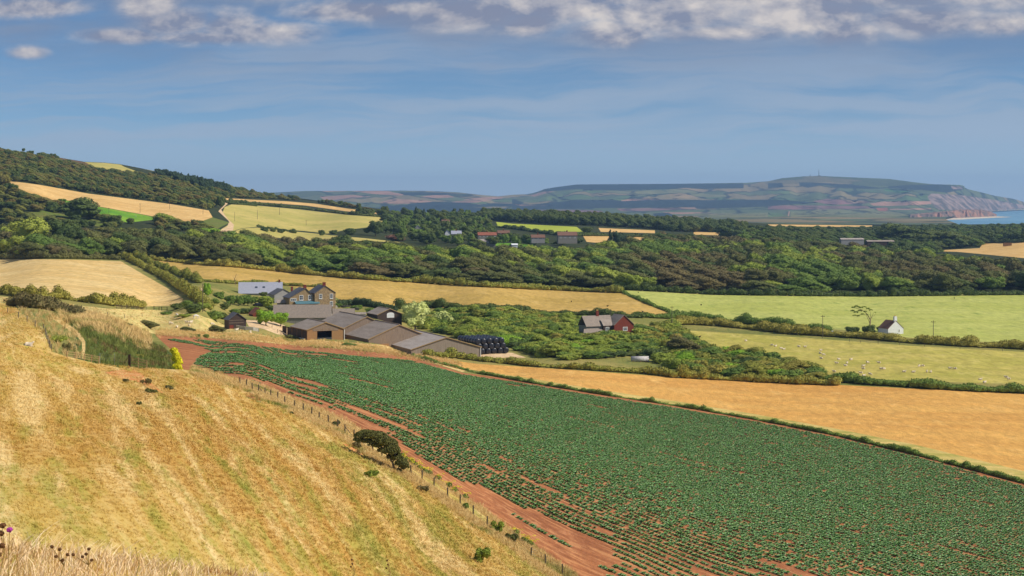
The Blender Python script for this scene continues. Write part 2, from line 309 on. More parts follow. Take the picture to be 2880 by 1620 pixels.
VZ = [('wood_floor', [(-320,395),(0,415),(126,436),(340,462),(520,500),(780,550),(1170,600),(1400,603),(2000,622),(3320,629),(3320,822),(2400,830),(1740,815),(1200,795),(800,768),(540,745),(340,722),(-320,722)], M_wood),
 ('stubble_field', [(-320,728),(0,728),(200,730),(340,735),(400,770),(470,810),(515,840),(505,860),(400,862),(280,852),(180,842),(0,828),(-320,815)], M_stub),
 ('paddock', [(-320,820),(0,833),(150,850),(300,868),(450,872),(560,885),(640,915),(700,935),(820,955),(900,980),(820,970),(560,943),(430,938),(330,915),(235,868),(130,858),(0,850),(-320,845)], M_padd),
 ('gully', [(150,862),(235,870),(300,900),(400,950),(460,975),(510,1020),(520,1075),(430,1085),(300,1085),(200,1060),(205,985),(215,940),(190,900)], M_gully),
 ('dry_slope', [(-320,850),(0,850),(40,858),(60,882),(110,925),(140,965),(150,1010),(150,1056),(-320,1000)], M_hill),
 ('lane', [(140,880),(165,893),(225,935),(240,960),(240,1010),(232,1010),(230,962),(212,940),(150,898)], M_verge),
 ('red_soil_field', [(437,942),(560,948),(800,968),(1000,985),(1150,998),(1180,1010),(1300,1048),(1453,1068),(1677,1107),(1900,1140),(2124,1178),(2348,1222),(2571,1275),(2880,1357),(3320,1470),(3320,1895),(1810,1895),(1725,1775),(1595,1648),(1480,1570),(1380,1498),(1285,1423),(1230,1395),(1180,1358),(1110,1312),(1040,1258),(965,1222),(880,1180),(808,1158),(722,1124),(600,1088),(515,1060),(500,1000),(455,960)], M_soil),
 ('dry_verge', [(430,936),(560,938),(800,950),(965,962),(1150,975),(1180,1000),(1250,1015),(1340,1035),(1300,1046),(1180,1008),(1150,996),(1000,983),(800,966),(560,946),(437,940)], M_verge),
 ('wheat_field', [(1190,1004),(1341,1023),(1677,1045),(1900,1062),(2124,1073),(2348,1082),(2571,1093),(2880,1108),(3320,1128),(3320,1440),(2880,1325),(2571,1250),(2348,1205),(2124,1165),(1900,1128),(1677,1095),(1453,1058),(1300,1036)], M_wheat),
 ('mown_strip', [(1341,1044),(1453,1058),(1677,1095),(1900,1128),(2124,1165),(2348,1205),(2571,1250),(2880,1325),(3320,1440),(3320,1470),(2880,1357),(2571,1275),(2348,1222),(2124,1178),(1900,1140),(1677,1107),(1453,1068)], M_mown),
 ('sheep_pasture', [(1912,928),(2236,948),(2571,973),(2880,990),(3320,1010),(3320,1100),(2880,1081),(2571,1071),(2348,1062),(2200,1055),(2100,1020),(2012,980),(1923,950)], M_past),
 ('green_crop_field', [(1744,816),(2012,830),(2460,833),(2880,827),(3320,825),(3320,985),(2880,968),(2560,950),(2404,930),(2124,912),(1945,895),(1834,857)], M_green),
 ('hay_field', [(414,727),(671,749),(1006,783),(1341,805),(1744,820),(1834,860),(1930,895),(1800,890),(1677,888),(1453,876),(1300,864),(1150,870),(1050,858),(960,845),(930,828),(800,803),(671,792),(560,783),(500,757)], M_hay),
 ('straw_strip', [(8,525),(17,513),(31,509),(112,520),(252,545),(363,559),(475,573),(587,592),(598,611),(545,631),(517,630),(433,609),(391,601),(252,576),(196,564),(140,562),(98,556),(70,548),(42,537)], M_straw),
 ('bright_green_field', [(130,563),(196,565),(252,577),(391,602),(430,610),(430,618),(363,626),(335,622),(293,616),(265,600),(200,580)], M_vgreen),
 ('rough_meadow', [(60,600),(120,592),(200,606),(290,622),(300,640),(180,625),(60,620)], M_bank),
 ('heath_ridge', [(126,437),(157,441),(238,456),(265,469),(300,485),(224,470),(168,455)], M_heath),
 ('ridge_grass', [(238,456),(293,458),(340,463),(349,469),(380,480),(433,499),(377,497),(307,480),(265,469)], M_olive),
 ('upper_straw_field', [(628,557),(720,562),(804,566),(888,573),(980,587),(1120,604),(1120,611),(1027,598),(972,594),(860,578),(720,568),(640,564)], M_straw),
 ('olive_field', [(632,582),(651,575),(720,578),(832,588),(972,604),(1086,612),(1080,632),(1027,640),(966,648),(920,657),(860,650),(720,638),(680,642),(655,650),(620,646),(650,627),(625,600)], M_olive),
 ('lower_olive_field', [(655,652),(680,643),(720,640),(818,650),(958,664),(1027,670),(1134,682),(972,676),(888,684),(804,672),(720,660),(640,658)], M_olive),
 ('farm_track', [(629,555),(641,572),(622,590),(640,615),(658,632),(655,650),(606,655),(640,636),(644,622),(614,594),(634,574),(624,557)], M_track),
 ('green_bank', [(598,611),(646,626),(609,645),(539,633)], M_bank),
 ('lime_field', [(1395,624),(1440,629),(1524,633),(1622,638),(1640,652),(1543,656),(1496,648),(1440,642),(1400,636)], M_lime),
 ('straw_patch', [(1683,641),(1842,648),(1842,656),(1690,652)], M_straw), ('straw_patch', [(1640,664),(1708,662),(1887,668),(1887,682),(1690,684),(1650,680)], M_straw), ('straw_patch', [(1951,652),(2024,654),(2024,662),(1951,660)], M_straw),
 ('straw_patch', [(2160,631),(2453,634),(2453,639),(2160,636)], M_straw), ('olive_patch', [(2160,640),(2300,641),(2295,652),(2180,652)], M_lime),
 ('straw_field', [(2600,706),(2755,698),(2766,682),(2880,682),(3320,682),(3320,730),(2880,726),(2797,718),(2691,708)], M_straw),
 ('village_green', [(1380,682),(1440,684),(1500,688),(1500,696),(1400,694)], M_vgreen),
 ('lane', [(541,807),(572,812),(578,826),(562,832)], M_track),
 ('farmyard', [(690,900),(760,902),(800,915),(830,945),(780,940),(740,925),(700,918)], M_track),
 ('bale_yard', [(1345,992),(1440,992),(1480,1006),(1345,1006)], M_track)]
gyv = np.concatenate([np.arange(396, 700, 5), np.arange(700, 900, 8), np.arange(900, 1200, 12), np.arange(1200, 1900, 22)])
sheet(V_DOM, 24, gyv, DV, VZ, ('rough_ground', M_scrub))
# the back of the ridge line falls away behind it
top = np.array([p for p in V_DOM[:28]], float); Dt = DV(top[:, 0], top[:, 1]); a3 = pos(top[:, 0], top[:, 1], Dt)
b3 = a3 + np.array([0, 500, -1]) * np.array([1, 1, 1]); b3[:, 2] = a3[:, 2] * 0.35 - 5; b3[:, 1] += 0
c3 = b3.copy(); c3[:, 1] += 900; c3[:, 2] = 2
nn = len(top); V = np.vstack([a3, b3, c3]); q = [(i, i + 1, nn + i + 1, nn + i) for i in range(nn - 1)] + [(nn + i, nn + i + 1, 2 * nn + i + 1, 2 * nn + i) for i in range(nn - 1)]
o = link(bpy.data.objects.new('back_slope', np_mesh('back_slope', V, np.array(q), [M_wood], smooth=True))); tag(o, kind='structure')
# near hillside
H_DOM = CREST + [(1720,1900),(-320,1900)]
def near_hill():
    gy = np.arange(955, 1900, 14); dom = [(float(a), float(b)) for a, b in H_DOM]
    cx = np.array([p[0] for p in CREST]); cy = np.array([p[1] for p in CREST], float)
    us = np.arange(-320, 1721, 17.0); top = np.interp(us, cx, cy)
    rows = 70; V = []
    for s in np.linspace(0, 1, rows) ** 1.25:
        y = top + (1900 - top) * s; D = DH(us, y)
        p = pos(us, y, D); V.append(p)
    # beyond the brow the slope rolls over and drops to the valley
    back = []
    for k, (dy, dz) in enumerate(((2.5, -0.35), (7, -1.7), (16, -5.5), (34, -15))):
        p = V[0].copy(); p[:, 1] += dy; p[:, 0] += dy * 0.35; p[:, 2] += dz; back.append(p)
    A = np.array(back[::-1] + V); nr, nc = A.shape[:2]; A = A.reshape(-1, 3)
    for i in range(len(A)):
        x, y, z = A[i]; A[i, 2] += 0.22 * mnoise.noise(Vector((x * .07, y * .05, 3))) * min(1, y / 120)
    i = np.arange(nr - 1)[:, None] * nc + np.arange(nc - 1)[None]; i = i.ravel()
    Fq = np.stack([i + nc, i + nc + 1, i + 1, i], 1)
    o = link(bpy.data.objects.new('hillside', np_mesh('hillside', A, Fq, [M_hill], smooth=True))); tag(o, kind='structure')
near_hill()
# far coast
FR = [(600,548),(780,541),(860,537),(1000,537),(1100,536),(1200,537),(1290,541),(1350,548),(1400,552),(1440,548),(1485,546),(1510,541),(1530,532),(1560,527),(1620,519),(1700,518),(1900,517),(2100,514),(2160,510),(2200,501),(2260,496),(2305,494.5),(2400,499),(2500,503),(2560,511),(2620,518),(2700,520),(2712,523),(2714,530),(2760,541),(2800,551),(2850,559),(2880,568),(2900,573),(2960,585),(3000,590)]
F_DOM = FR + [(2960,589),(2880,589.5),(2765,595.5),(2720,598),(2700,606),(2660,613),(2663,619),(2690,628),(2740,650),(600,650)]
def z4(pts): return [(2160 + x / 3.578, 380 + y / 3.578) for x, y in pts]
def z3(pts): return [(1440 + x / 3.578, 380 + y / 3.578) for x, y in pts]
def z2(pts): return [(720 + x / 3.578, 380 + y / 3.578) for x, y in pts]
FZ = [('far_wood', z3([(0,640),(180,700),(700,650),(1100,655),(1600,650),(2576,650),(2730,655),(3080,680),(2700,705),(2576,720),(1900,745),(1700,725),(900,735),(600,745),(0,750)]), F_wood),
 ('far_down_top', z4([(-40,480),(100,440),(430,410),(860,430),(1220,450),(1420,480),(1800,510),(1400,520),(900,500),(600,470),(0,500)]), F_down),
 ('far_wood', z4([(0,485),(140,480),(160,520),(0,535)]), F_wood), ('far_wood', z4([(310,475),(520,480),(700,490),(900,505),(1130,530),(1400,500),(1780,500),(1960,515),(1975,545),(1800,580),(1540,550),(1480,555),(1200,530),(1000,540),(760,535),(560,500),(400,530),(320,510)]), F_wood),
 ('far_wood', z3([(265,560),(330,540),(460,510),(650,493),(900,492),(1600,490),(2000,487),(2330,485),(2330,535),(1900,540),(1000,555),(650,545),(420,560)]), F_wood),
 ('far_green_field', z3([(440,570),(700,550),(900,560),(930,590),(700,585),(520,600)]), F_green), ('far_green_field', z3([(460,630),(620,600),(860,600),(850,630),(600,650)]), F_green),
 ('far_green_field', z3([(940,565),(1500,555),(1580,580),(1280,610),(1050,600)]), F_pale), ('far_green_field', z3([(1280,610),(1560,585),(1590,625),(1480,640)]), F_green),
 ('far_green_field', z3([(1540,550),(1740,530),(1970,550),(1920,590),(1700,600),(1600,610)]), F_pale), ('far_tan_field', z3([(1600,640),(1720,600),(1930,590),(2200,610),(2230,620),(1850,630)]), F_pale),
 ('far_green_field', z3([(1850,630),(2250,620),(2330,650),(1900,655)]), F_green), ('far_tan_field', z3([(2100,545),(2300,540),(2300,565),(2180,570)]), F_pale),
 ('far_tan_field', z3([(1095,650),(1230,638),(1340,655),(1100,665)]), F_tan), ('far_brown_field', z3([(1290,628),(1540,655),(1330,655)]), F_brown),
 ('far_tan_field', z3([(170,610),(300,570),(430,565),(330,590),(230,620)]), F_tan), ('far_green_field', z3([(100,690),(330,610),(520,590),(510,615),(430,640),(240,690)]), F_green),
 ('far_green_field', z3([(960,640),(1150,610),(1280,625),(1080,660)]), F_green), ('far_brown_field', z3([(0,690),(300,710),(420,700),(100,715)]), F_brown),
 ('far_brown_field', z3([(190,750),(700,750),(920,765),(860,785),(220,775)]), F_brown), ('far_brown_field', z3([(1050,740),(1840,725),(1860,745),(1300,765),(1100,765)]), F_brown),
 ('far_wood', z3([(1420,790),(1560,780),(1660,820),(1430,815)]), F_wood), ('far_tan_field', z3([(1510,775),(2020,780),(1700,795),(1600,790)]), F_tan),
 ('far_green_field', z3([(1650,805),(2100,790),(2576,780),(2640,820),(2576,835),(1700,828)]), F_pale),
 ('far_brown_field', z4([(450,665),(600,640),(820,655),(1080,670),(960,690),(700,700),(560,690)]), F_brown), ('far_tan_field', z4([(0,715),(160,706),(1000,715),(1100,740),(240,750),(0,750)]), F_brown),
 ('far_tan_field', z4([(1020,690),(1150,668),(1660,665),(1700,690),(1500,705),(1200,712),(1060,710)]), F_tan), ('far_tan_field', z4([(1220,740),(1640,735),(1640,750),(1230,752)]), F_tan),
 ('far_green_field', z4([(0,550),(200,540),(230,590),(110,620),(0,600)]), F_green), ('far_green_field', z4([(210,575),(260,545),(420,580),(400,610),(300,620)]), F_pale), ('far_green_field', z4([(0,630),(260,640),(440,650),(0,650)]), F_green),
 ('far_bright_field', z4([(1170,560),(1180,535),(1300,545),(1440,568),(1330,582)]), F_bright), ('far_green_field', z4([(640,560),(1080,560),(1130,580),(1000,620),(560,615)]), F_green),
 ('far_green_field', z4([(1330,600),(1600,590),(1610,630),(1640,660),(1150,655),(1200,620)]), F_green),
 ('far_green_field', z4([(230,770),(600,745),(1060,740),(1090,760),(640,800),(230,825)]), F_pale), ('far_green_field', z4([(0,780),(140,785),(160,815),(0,830)]), F_green), ('far_green_field', z4([(440,830),(1080,765),(1240,760),(1440,810),(1240,830),(560,855)]), F_pale),
 ('far_road', z4([(198,815),(208,768),(222,768),(210,816)]), F_tan), ('red_cliff', z4([(1085,735),(1200,730),(1215,755),(1170,765),(1110,762)]), F_red),
 ('far_cliff', z4([(1605,620),(1640,590),(1700,590),(1860,600),(2000,610),(2200,640),(2500,690),(2580,710),(2576,740),(2200,765),(2000,765),(1900,755),(1720,750),(1650,700)]), F_cliff),
 ('far_cliff', z4([(1840,515),(1955,515),(1960,545),(1860,545)]), F_cliff),
 ('beach', [(2762,595),(2880,588.3),(2940,588),(2940,590),(2880,590.2),(2762,596)], F_beach)]
for pts in ([(560,548),(700,556),(860,556),(930,565),(700,570)],[(950,560),(1300,558),(1500,600),(1440,610),(1150,590)],[(640,620),(960,600),(1160,620),(700,660)],[(1420,560),(2000,585),(2180,590),(1700,570)],[(1650,620),(1900,590),(2000,625),(1800,635)],[(1230,680),(1380,640),(1700,655),(1780,670),(1500,690),(1400,695)],[(1900,680),(2100,660),(2500,650),(2576,665),(2200,680)],[(2080,650),(2250,625),(2500,620),(2460,640),(2200,660)]):
    FZ.append(('far_tan_field', z2(pts), F_tan))
for pts in ([(1420,575),(1500,605),(1800,605),(2200,595),(2400,610),(1900,580),(1600,575)],[(1550,690),(1800,670),(2576,690),(2576,715),(2000,730),(1500,715)],[(1000,765),(1450,700),(2576,740),(2576,800),(1400,760)]):
    FZ.append(('far_wood', z2(pts), F_wood))
FZ.append(('far_green_field', z2([(940,670),(1200,625),(1350,640),(1250,680),(960,690)]), F_green)); FZ.append(('far_green_field', z2([(2150,690),(2576,625),(2576,665),(2250,700)]), F_green))
sheet(F_DOM, 22, np.concatenate([np.arange(496, 600, 4), np.arange(600, 650, 6)]), COAST, FZ, ('far_fields', F_base))
fr = np.array(FR); fr = np.stack([np.arange(600, 3001, 20), np.interp(np.arange(600, 3001, 20), fr[:, 0], fr[:, 1])], 1); a3 = pos(fr[:, 0], fr[:, 1], COAST(fr[:, 0], fr[:, 1])); b3 = a3.copy(); b3[:, 1] += 1500; b3[:, 2] = -2
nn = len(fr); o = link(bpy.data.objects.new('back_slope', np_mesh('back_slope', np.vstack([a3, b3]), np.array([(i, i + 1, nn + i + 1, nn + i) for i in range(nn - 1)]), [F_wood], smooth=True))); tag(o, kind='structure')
# wheel tracks and drilled lines in the soil, running with the fence
t = NT(M_soil.node_tree); b = M_soil.node_tree.nodes['Principled BSDF']; src = b.inputs['Base Color'].links[0].from_socket; tc = t.n('ShaderNodeTexCoord').outputs['Object']
n1 = t.noise(t.vmap(t.vmap(tc, (1, 1, 1), (0, 0, R(-132))), (0.012, 0.9, 1)), 1, 4, 0.6, 0.3); n2 = t.noise(t.vmap(tc, (1, .7, 1)), 1.1, 7, 0.8)
c = t.mix(t.m('MULTIPLY', t.sm(n1, 0.52, 0.60), 0.5), src, L((204,146,96))); c = t.mix(t.m('MULTIPLY', t.m('SUBTRACT', 1.0, t.sm(n1, 0.40, 0.46)), 0.5), c, L((124,74,44)))
vm = t.n('ShaderNodeVectorMath', operation='SCALE'); t.l(c, vm.inputs[0]); t.l(t.m('ADD', 0.5, n2), vm.inputs['Scale']); t.l(vm.outputs[0], b.inputs['Base Color'])
# the low red cliff at the near end of the bay, standing above its beach
xs = np.linspace(2560, 2803, 90); R_ = []; DB = np.interp(xs, [2560, 2660, 2803], [7300, 7700, 8900])
for k, (f_, dd) in enumerate(((0, 0), (.15, 60), (.55, 110), (.9, 150), (1, 190), (1.0, 900), (.75, 1500))):
    top = np.interp(xs, [2560, 2600, 2700, 2760, 2785, 2803], [16, 22, 38, 36, 26, 2]); z = f_ * top * np.array([1 + .18 * mnoise.noise(Vector((a * .2, 0, 5))) for a in xs]) - (1 if k in (0, 6) else 0)
    Dk = DB + dd + np.array([90 * mnoise.noise(Vector((a * .12, k * .4, 1))) + 40 * mnoise.noise(Vector((a * .5, k * .4, 2))) for a in xs]) * (k > 0) * (k < 5); R_.append(np.stack([(xs - CX) / F * Dk, Dk, z + (.6 if k == 0 else 0)], 1))
A = np.array(R_); nr, nc = A.shape[:2]; i = (np.arange(nr - 1)[:, None] * nc + np.arange(nc - 1)[None]).ravel()
o = link(bpy.data.objects.new('red_cliff', np_mesh('red_cliff', A.reshape(-1, 3), np.stack([i, i + 1, i + nc + 1, i + nc], 1), [plainfar('red_cliff', (166,122,100), (104,90,82), .02, .85)], smooth=True))); tag(o, kind='structure')
B_ = A[:2].copy(); B_[0] = A[0] + np.array([-40, -420, 0]); B_[0][:, 2] = .35; B_[1] = A[0] + np.array([0, 60, .5]); i = np.arange(nc - 1)
o = link(bpy.data.objects.new('beach', np_mesh('beach', B_.reshape(-1, 3), np.stack([i, i + 1, i + nc + 1, i + nc], 1), [F_beach]))); tag(o, kind='structure')
# sea and the lowland under everything
m, t, b = new_mat('sea_water', 0.35, 0.5); b.inputs['Base Color'].default_value = (*L((70,120,150)), 1)
tc = t.n('ShaderNodeTexCoord').outputs['Object']; t.l(t.mix(t.sm(t.noise(t.vmap(tc, (0.4, 1, 1)), 0.0012, 4), .35, .65), L((84,140,168)), L((112,160,182))), b.inputs['Base Color'])
bp = t.n('ShaderNodeBump'); bp.inputs['Strength'].default_value = 0.6; bp.inputs['Distance'].default_value = 3; t.l(t.noise(tc, 0.02, 5), bp.inputs['Height']); t.l(bp.outputs[0], b.inputs['Normal'])
def flat(name, x0, y0, x1, y1, z, mt):
    o = link(bpy.data.objects.new(name, np_mesh(name, [(x0, y0, z), (x1, y0, z), (x1, y1, z), (x0, y1, z)], np.array([(0, 1, 2, 3)]), [mt]))); return tag(o, kind='structure')
flat('sea', -5500, 4200, 8000, 20900, 0.0, m)
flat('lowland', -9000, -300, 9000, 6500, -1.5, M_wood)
# ---------------------------------------------------------------- foliage
def leaf_mat(name, cols, noise=0.6, rough=0.75):
    m, t, b = new_mat(name, rough, 0.25)
    oi = t.n('ShaderNodeObjectInfo'); tc = t.n('ShaderNodeTexCoord').outputs['Object']
    rp = t.n('ShaderNodeValToRGB'); el = rp.color_ramp.elements
    while len(el) < len(cols): el.new(0.5)
    for i, c in enumerate(cols): el[i].position = i / max(1, len(cols) - 1)
    for i, c in enumerate(cols): el[i].color = (*L(c), 1)
    e0 = rp.color_ramp; t.l(oi.outputs['Random'], rp.inputs[0])
    n1 = t.noise(tc, 0.55, 4, 0.6); n2 = t.noise(tc, 3.0, 2, 0.6)
    c = t.mix(t.m('MULTIPLY', t.sm(n1, 0.4, 0.62), noise), rp.outputs[0], L(cols[-1]))
    vm = t.n('ShaderNodeVectorMath', operation='SCALE'); t.l(c, vm.inputs[0]); t.l(t.m('ADD', 0.35, t.m('MULTIPLY', n2, 1.3)), vm.inputs['Scale'])
    t.l(vm.outputs[0], b.inputs['Base Color']); return m
LM = {
 'wood': leaf_mat('leaves_wood', [(80,88,40), (90,94,44), (98,96,48), (90,100,44), (106,106,52)]),
 'green': leaf_mat('leaves_green', [(84,108,40), (96,118,44), (110,130,50)]),
 'dark': leaf_mat('leaves_dark', [(64,82,36), (78,95,41), (96,105,45)]),
 'bright': leaf_mat('leaves_bright', [(106,142,30), (122,158,36), (136,168,44)]),
 'olive': leaf_mat('leaves_olive', [(114,130,42), (132,146,50), (144,152,58)]),
 'silver': leaf_mat('leaves_silver', [(178,187,108), (203,207,129), (156,169,91)]),
 'brown': leaf_mat('leaves_brown', [(106,94,56), (114,100,58), (100,98,52)]),
 'hedge': leaf_mat('leaves_hedge', [(113,123,45), (132,136,49), (156,143,62)]),
 'hill': leaf_mat('leaves_hill', [(94,103,45), (113,113,52), (116,95,49), (124,128,54)]),
 'pine': leaf_mat('leaves_pine', [(44,64,41), (56,75,45), (66,82,47)]),
 'purple': leaf_mat('leaves_purple', [(124,88,71), (140,100,78)]),
 'gorse': leaf_mat('leaves_gorse', [(70,78,34), (88,92,42), (106,104,52)]),
 'yellow': leaf_mat('flowers_yellow', [(232,222,20), (214,206,30)], 0.3),
}
M_bark, t, b = new_mat('bark', 0.9, 0.1)
t.l(t.mix(t.noise(t.n('ShaderNodeTexCoord').outputs['Object'], 3, 4), L((96,80,62)), L((140,122,98))), b.inputs['Base Color'])
def ico(n=1):
    bm = bmesh.new(); bmesh.ops.create_icosphere(bm, subdivisions=n, radius=1); bm.verts.ensure_lookup_table()
    V = np.array([v.co[:] for v in bm.verts]); Fc = np.array([[v.index for v in f.verts] for f in bm.faces]); bm.free(); return V, Fc
ICO = ico(1); ICO2 = ico(2)
def foliage(lumps, leaf, n, seed, core=0.86, up=0.25, flat=0.5, lump_noise=0.12, under=-0.35):
    """lumps (k,6): x y z rx ry rz. leaf quads over the lumps' outer faces and an inner body"""
    rs = np.random.RandomState(seed); lm = np.asarray(lumps, float); k = len(lm)
    a = lm[:, 3] * lm[:, 5]; pk = rs.choice(k, n, p=a / a.sum())
    d = rs.normal(size=(n, 3)); d[:, 2] = np.where(d[:, 2] < under, -d[:, 2] * 0.6, d[:, 2]) + up; d /= np.linalg.norm(d, axis=1)[:, None]
    c = lm[pk, :3] + d * lm[pk, 3:6] * (rs.uniform(0.82, 1.08, (n, 1)))
    if k > 1 and k < 90:        # drop leaves buried in a neighbour
        q = np.linalg.norm((c[:, None] - lm[None, :, :3]) / lm[None, :, 3:6], axis=2); q[np.arange(n), pk] = 9
        ok = q.min(1) > 0.8; c, d = c[ok], d[ok]; n = len(c)
    nrm = d + rs.normal(size=(n, 3)) * flat; nrm /= np.linalg.norm(nrm, axis=1)[:, None]
    t1 = np.cross(nrm, rs.normal(size=(n, 3))); t1 /= np.linalg.norm(t1, axis=1)[:, None] + 1e-9; t2 = np.cross(nrm, t1)
    s = leaf * rs.uniform(0.5, 1.25, (n, 1)); s2 = s * rs.uniform(0.5, 0.9, (n, 1))
    V = np.stack([c - t1 * s - t2 * s2 * .3, c + t1 * s * .2 - t2 * s2, c + t1 * s + t2 * s2 * .3, c - t1 * s * .2 + t2 * s2], 1).reshape(-1, 3)
    Q = np.arange(4 * n).reshape(-1, 4); Vs = [V]; T = []
    if core:
        iv, fi = ICO; off = len(V)
        cv = (iv[None] * (1 + rs.uniform(-lump_noise, lump_noise, (k, len(iv), 1)))) * lm[:, None, 3:6] * core + lm[:, None, :3]
        Vs.append(cv.reshape(-1, 3)); T = (fi[None] + (off + np.arange(k) * len(iv))[:, None, None]).reshape(-1, 3)
    return np.vstack(Vs), Q, T
def tube(pts, rad, seg=6):
    P = [Vector(p) for p in pts]; V = []; Q = []
    for i, p in enumerate(P):
        d = (P[min(i + 1, len(P) - 1)] - P[max(i - 1, 0)]).normalized(); r_ = rad[i] if hasattr(rad, '__len__') else rad
        a = d.orthogonal().normalized() if abs(d.z) < 0.9 else Vector((1, 0, 0)).cross(d).normalized(); bb = d.cross(a)
        for j in range(seg):
            an = 2 * math.pi * j / seg; V.append(p + (a * math.cos(an) + bb * math.sin(an)) * r_)
    for i in range(len(P) - 1):
        for j in range(seg): Q.append((i * seg + j, i * seg + (j + 1) % seg, (i + 1) * seg + (j + 1) % seg, (i + 1) * seg + j))
    return np.array([v[:] for v in V]), np.array(Q)
def join(parts):
    """parts: list of (V, Q, T, material index)"""
    V = []; Q = []; T = []; mq = []; mt = []; o = 0
    for v, q, t_, mi in parts:
        V.append(v)
        if len(q): Q.append(np.asarray(q) + o); mq += [mi] * len(q)
        if len(t_): T.append(np.asarray(t_) + o); mt += [mi] * len(t_)
        o += len(v)
    Fc = []
    if Q: Fc.append(np.vstack(Q))
    if T: Fc.append(np.vstack(T))
    return np.vstack(V), Fc, mq + mt
def crown_lumps(rs, w, h, kind):
    out = []
    if kind == 'swept':          # shaped by the sea wind: high blunt shoulder on the left, long slope down to the right
        prof = lambda x: (1 - 0.62 * max(0, x + 0.20) ** 1.25 * 1.25) * (1 if x > -0.28 else 1 - 2.6 * (-0.28 - x))
        for i in range(7):
            x = -0.36 + 0.13 * i; r_ = 0.19 - 0.012 * i; out.append((x * w, rs.uniform(-.06, .06) * w, max(prof(x) - r_ * 1.15, 0.10) * h, r_ * w * 1.15, (0.30 + .06 * math.cos(x * 4)) * w, r_ * h * 1.25))
        for i in range(15):
            x = rs.uniform(-0.46, 0.48); y = rs.uniform(-0.36, 0.36); top = prof(x) * (1 - 1.3 * y * y)
            z = top * rs.uniform(0.70, 0.96); r_ = rs.uniform(0.085, 0.14)
            out.append((x * w, y * w, max(z - r_ * 0.9, 0.14) * h, r_ * w * 1.5, r_ * w, r_ * h * 0.9))
        out.append((0, 0, 0.30 * h, 0.44 * w, 0.38 * w, 0.30 * h))
    elif kind == 'round':
        for i in range(14):
            a = rs.uniform(0, 6.28); q = rs.uniform(0.1, 0.36); z = rs.uniform(0.3, 0.85)
            q *= math.sqrt(max(0.05, 1 - ((z - 0.5) / 0.52) ** 2)) * 1.2
            r_ = rs.uniform(0.14, 0.22); out.append((math.cos(a) * q * w, math.sin(a) * q * w, z * h, r_ * w, r_ * w, r_ * h))
        out.append((0, 0, 0.5 * h, 0.36 * w, 0.36 * w, 0.36 * h))
    elif kind == 'bush':
        for i in range(9):
            a = rs.uniform(0, 6.28); q = rs.uniform(0.1, 0.36); z = rs.uniform(0.15, 0.7) * (1 - q)
            r_ = rs.uniform(0.16, 0.25); out.append((math.cos(a) * q * w, math.sin(a) * q * w, z * h, r_ * w, r_ * w, r_ * h * 1.2))
        out.append((0, 0, 0.3 * h, 0.38 * w, 0.38 * w, 0.42 * h))
    elif kind == 'cone':
        for i in range(11):
            z = i / 11; q = (1 - z) * 0.34 + 0.05
            a = rs.uniform(0, 6.28); out.append((math.cos(a) * q * .3 * w, math.sin(a) * q * .3 * w, (0.08 + z * .9) * h, q * w, q * w, 0.09 * h))
    elif kind == 'column':
        for i in range(9):
            z = i / 9; q = 0.30 * math.sin(math.pi * (0.18 + z * .72)); out.append((rs.uniform(-.06, .06) * w, rs.uniform(-.06, .06) * w, (0.1 + z * .85) * h, q * w, q * w, 0.11 * h))
    return out
PROTO = {}
def tree_mesh(kind, seed, w=1.0, h=1.0, leaf=0.05, n=1500, trunk=True, mat=None, tag_=''):
    rs = np.random.RandomState(seed); lm = crown_lumps(rs, w, h, kind)
    V, Q, T = foliage(lm, leaf * w, n, seed + 7); parts = [(V, Q, T, 0)]
    if trunk:
        lean = 0.12 * w if kind == 'swept' else 0.0
        tv, tq = tube([(lean, 0, -0.06 * h), (lean * .8, 0, 0.15 * h), (0, 0, 0.45 * h)], [0.035 * w, 0.028 * w, 0.012 * w], 5); parts.append((tv, tq, [], 1))
    V, Fc, fm = join(parts); return np_mesh('%s_%d' % (kind, seed), V, Fc, [mat or LM['wood'], M_bark], fm)
for kd, cnt, nl, lf, tr in (('swept', 7, 3600, 0.026, True), ('round', 4, 2600, 0.028, True), ('bush', 5, 900, 0.042, False), ('cone', 2, 900, 0.036, True), ('column', 2, 900, 0.034, True)):
    PROTO[kd] = [tree_mesh(kd, 10 * i + len(kd), leaf=lf, n=nl, trunk=tr) for i in range(cnt)]
def place(mesh, name, p, sx, sz, rz, mat, label, cat, group=None, flip=False):
    o = bpy.data.objects.new(name, mesh); COL.objects.link(o); o.location = p; o.scale = (sx * (-1 if flip else 1), sx, sz); o.rotation_euler = (0, 0, rz)
    o.material_slots[0].link = 'OBJECT'; o.material_slots[0].material = LM[mat] if isinstance(mat, str) else mat
    return tag(o, label, cat, group)
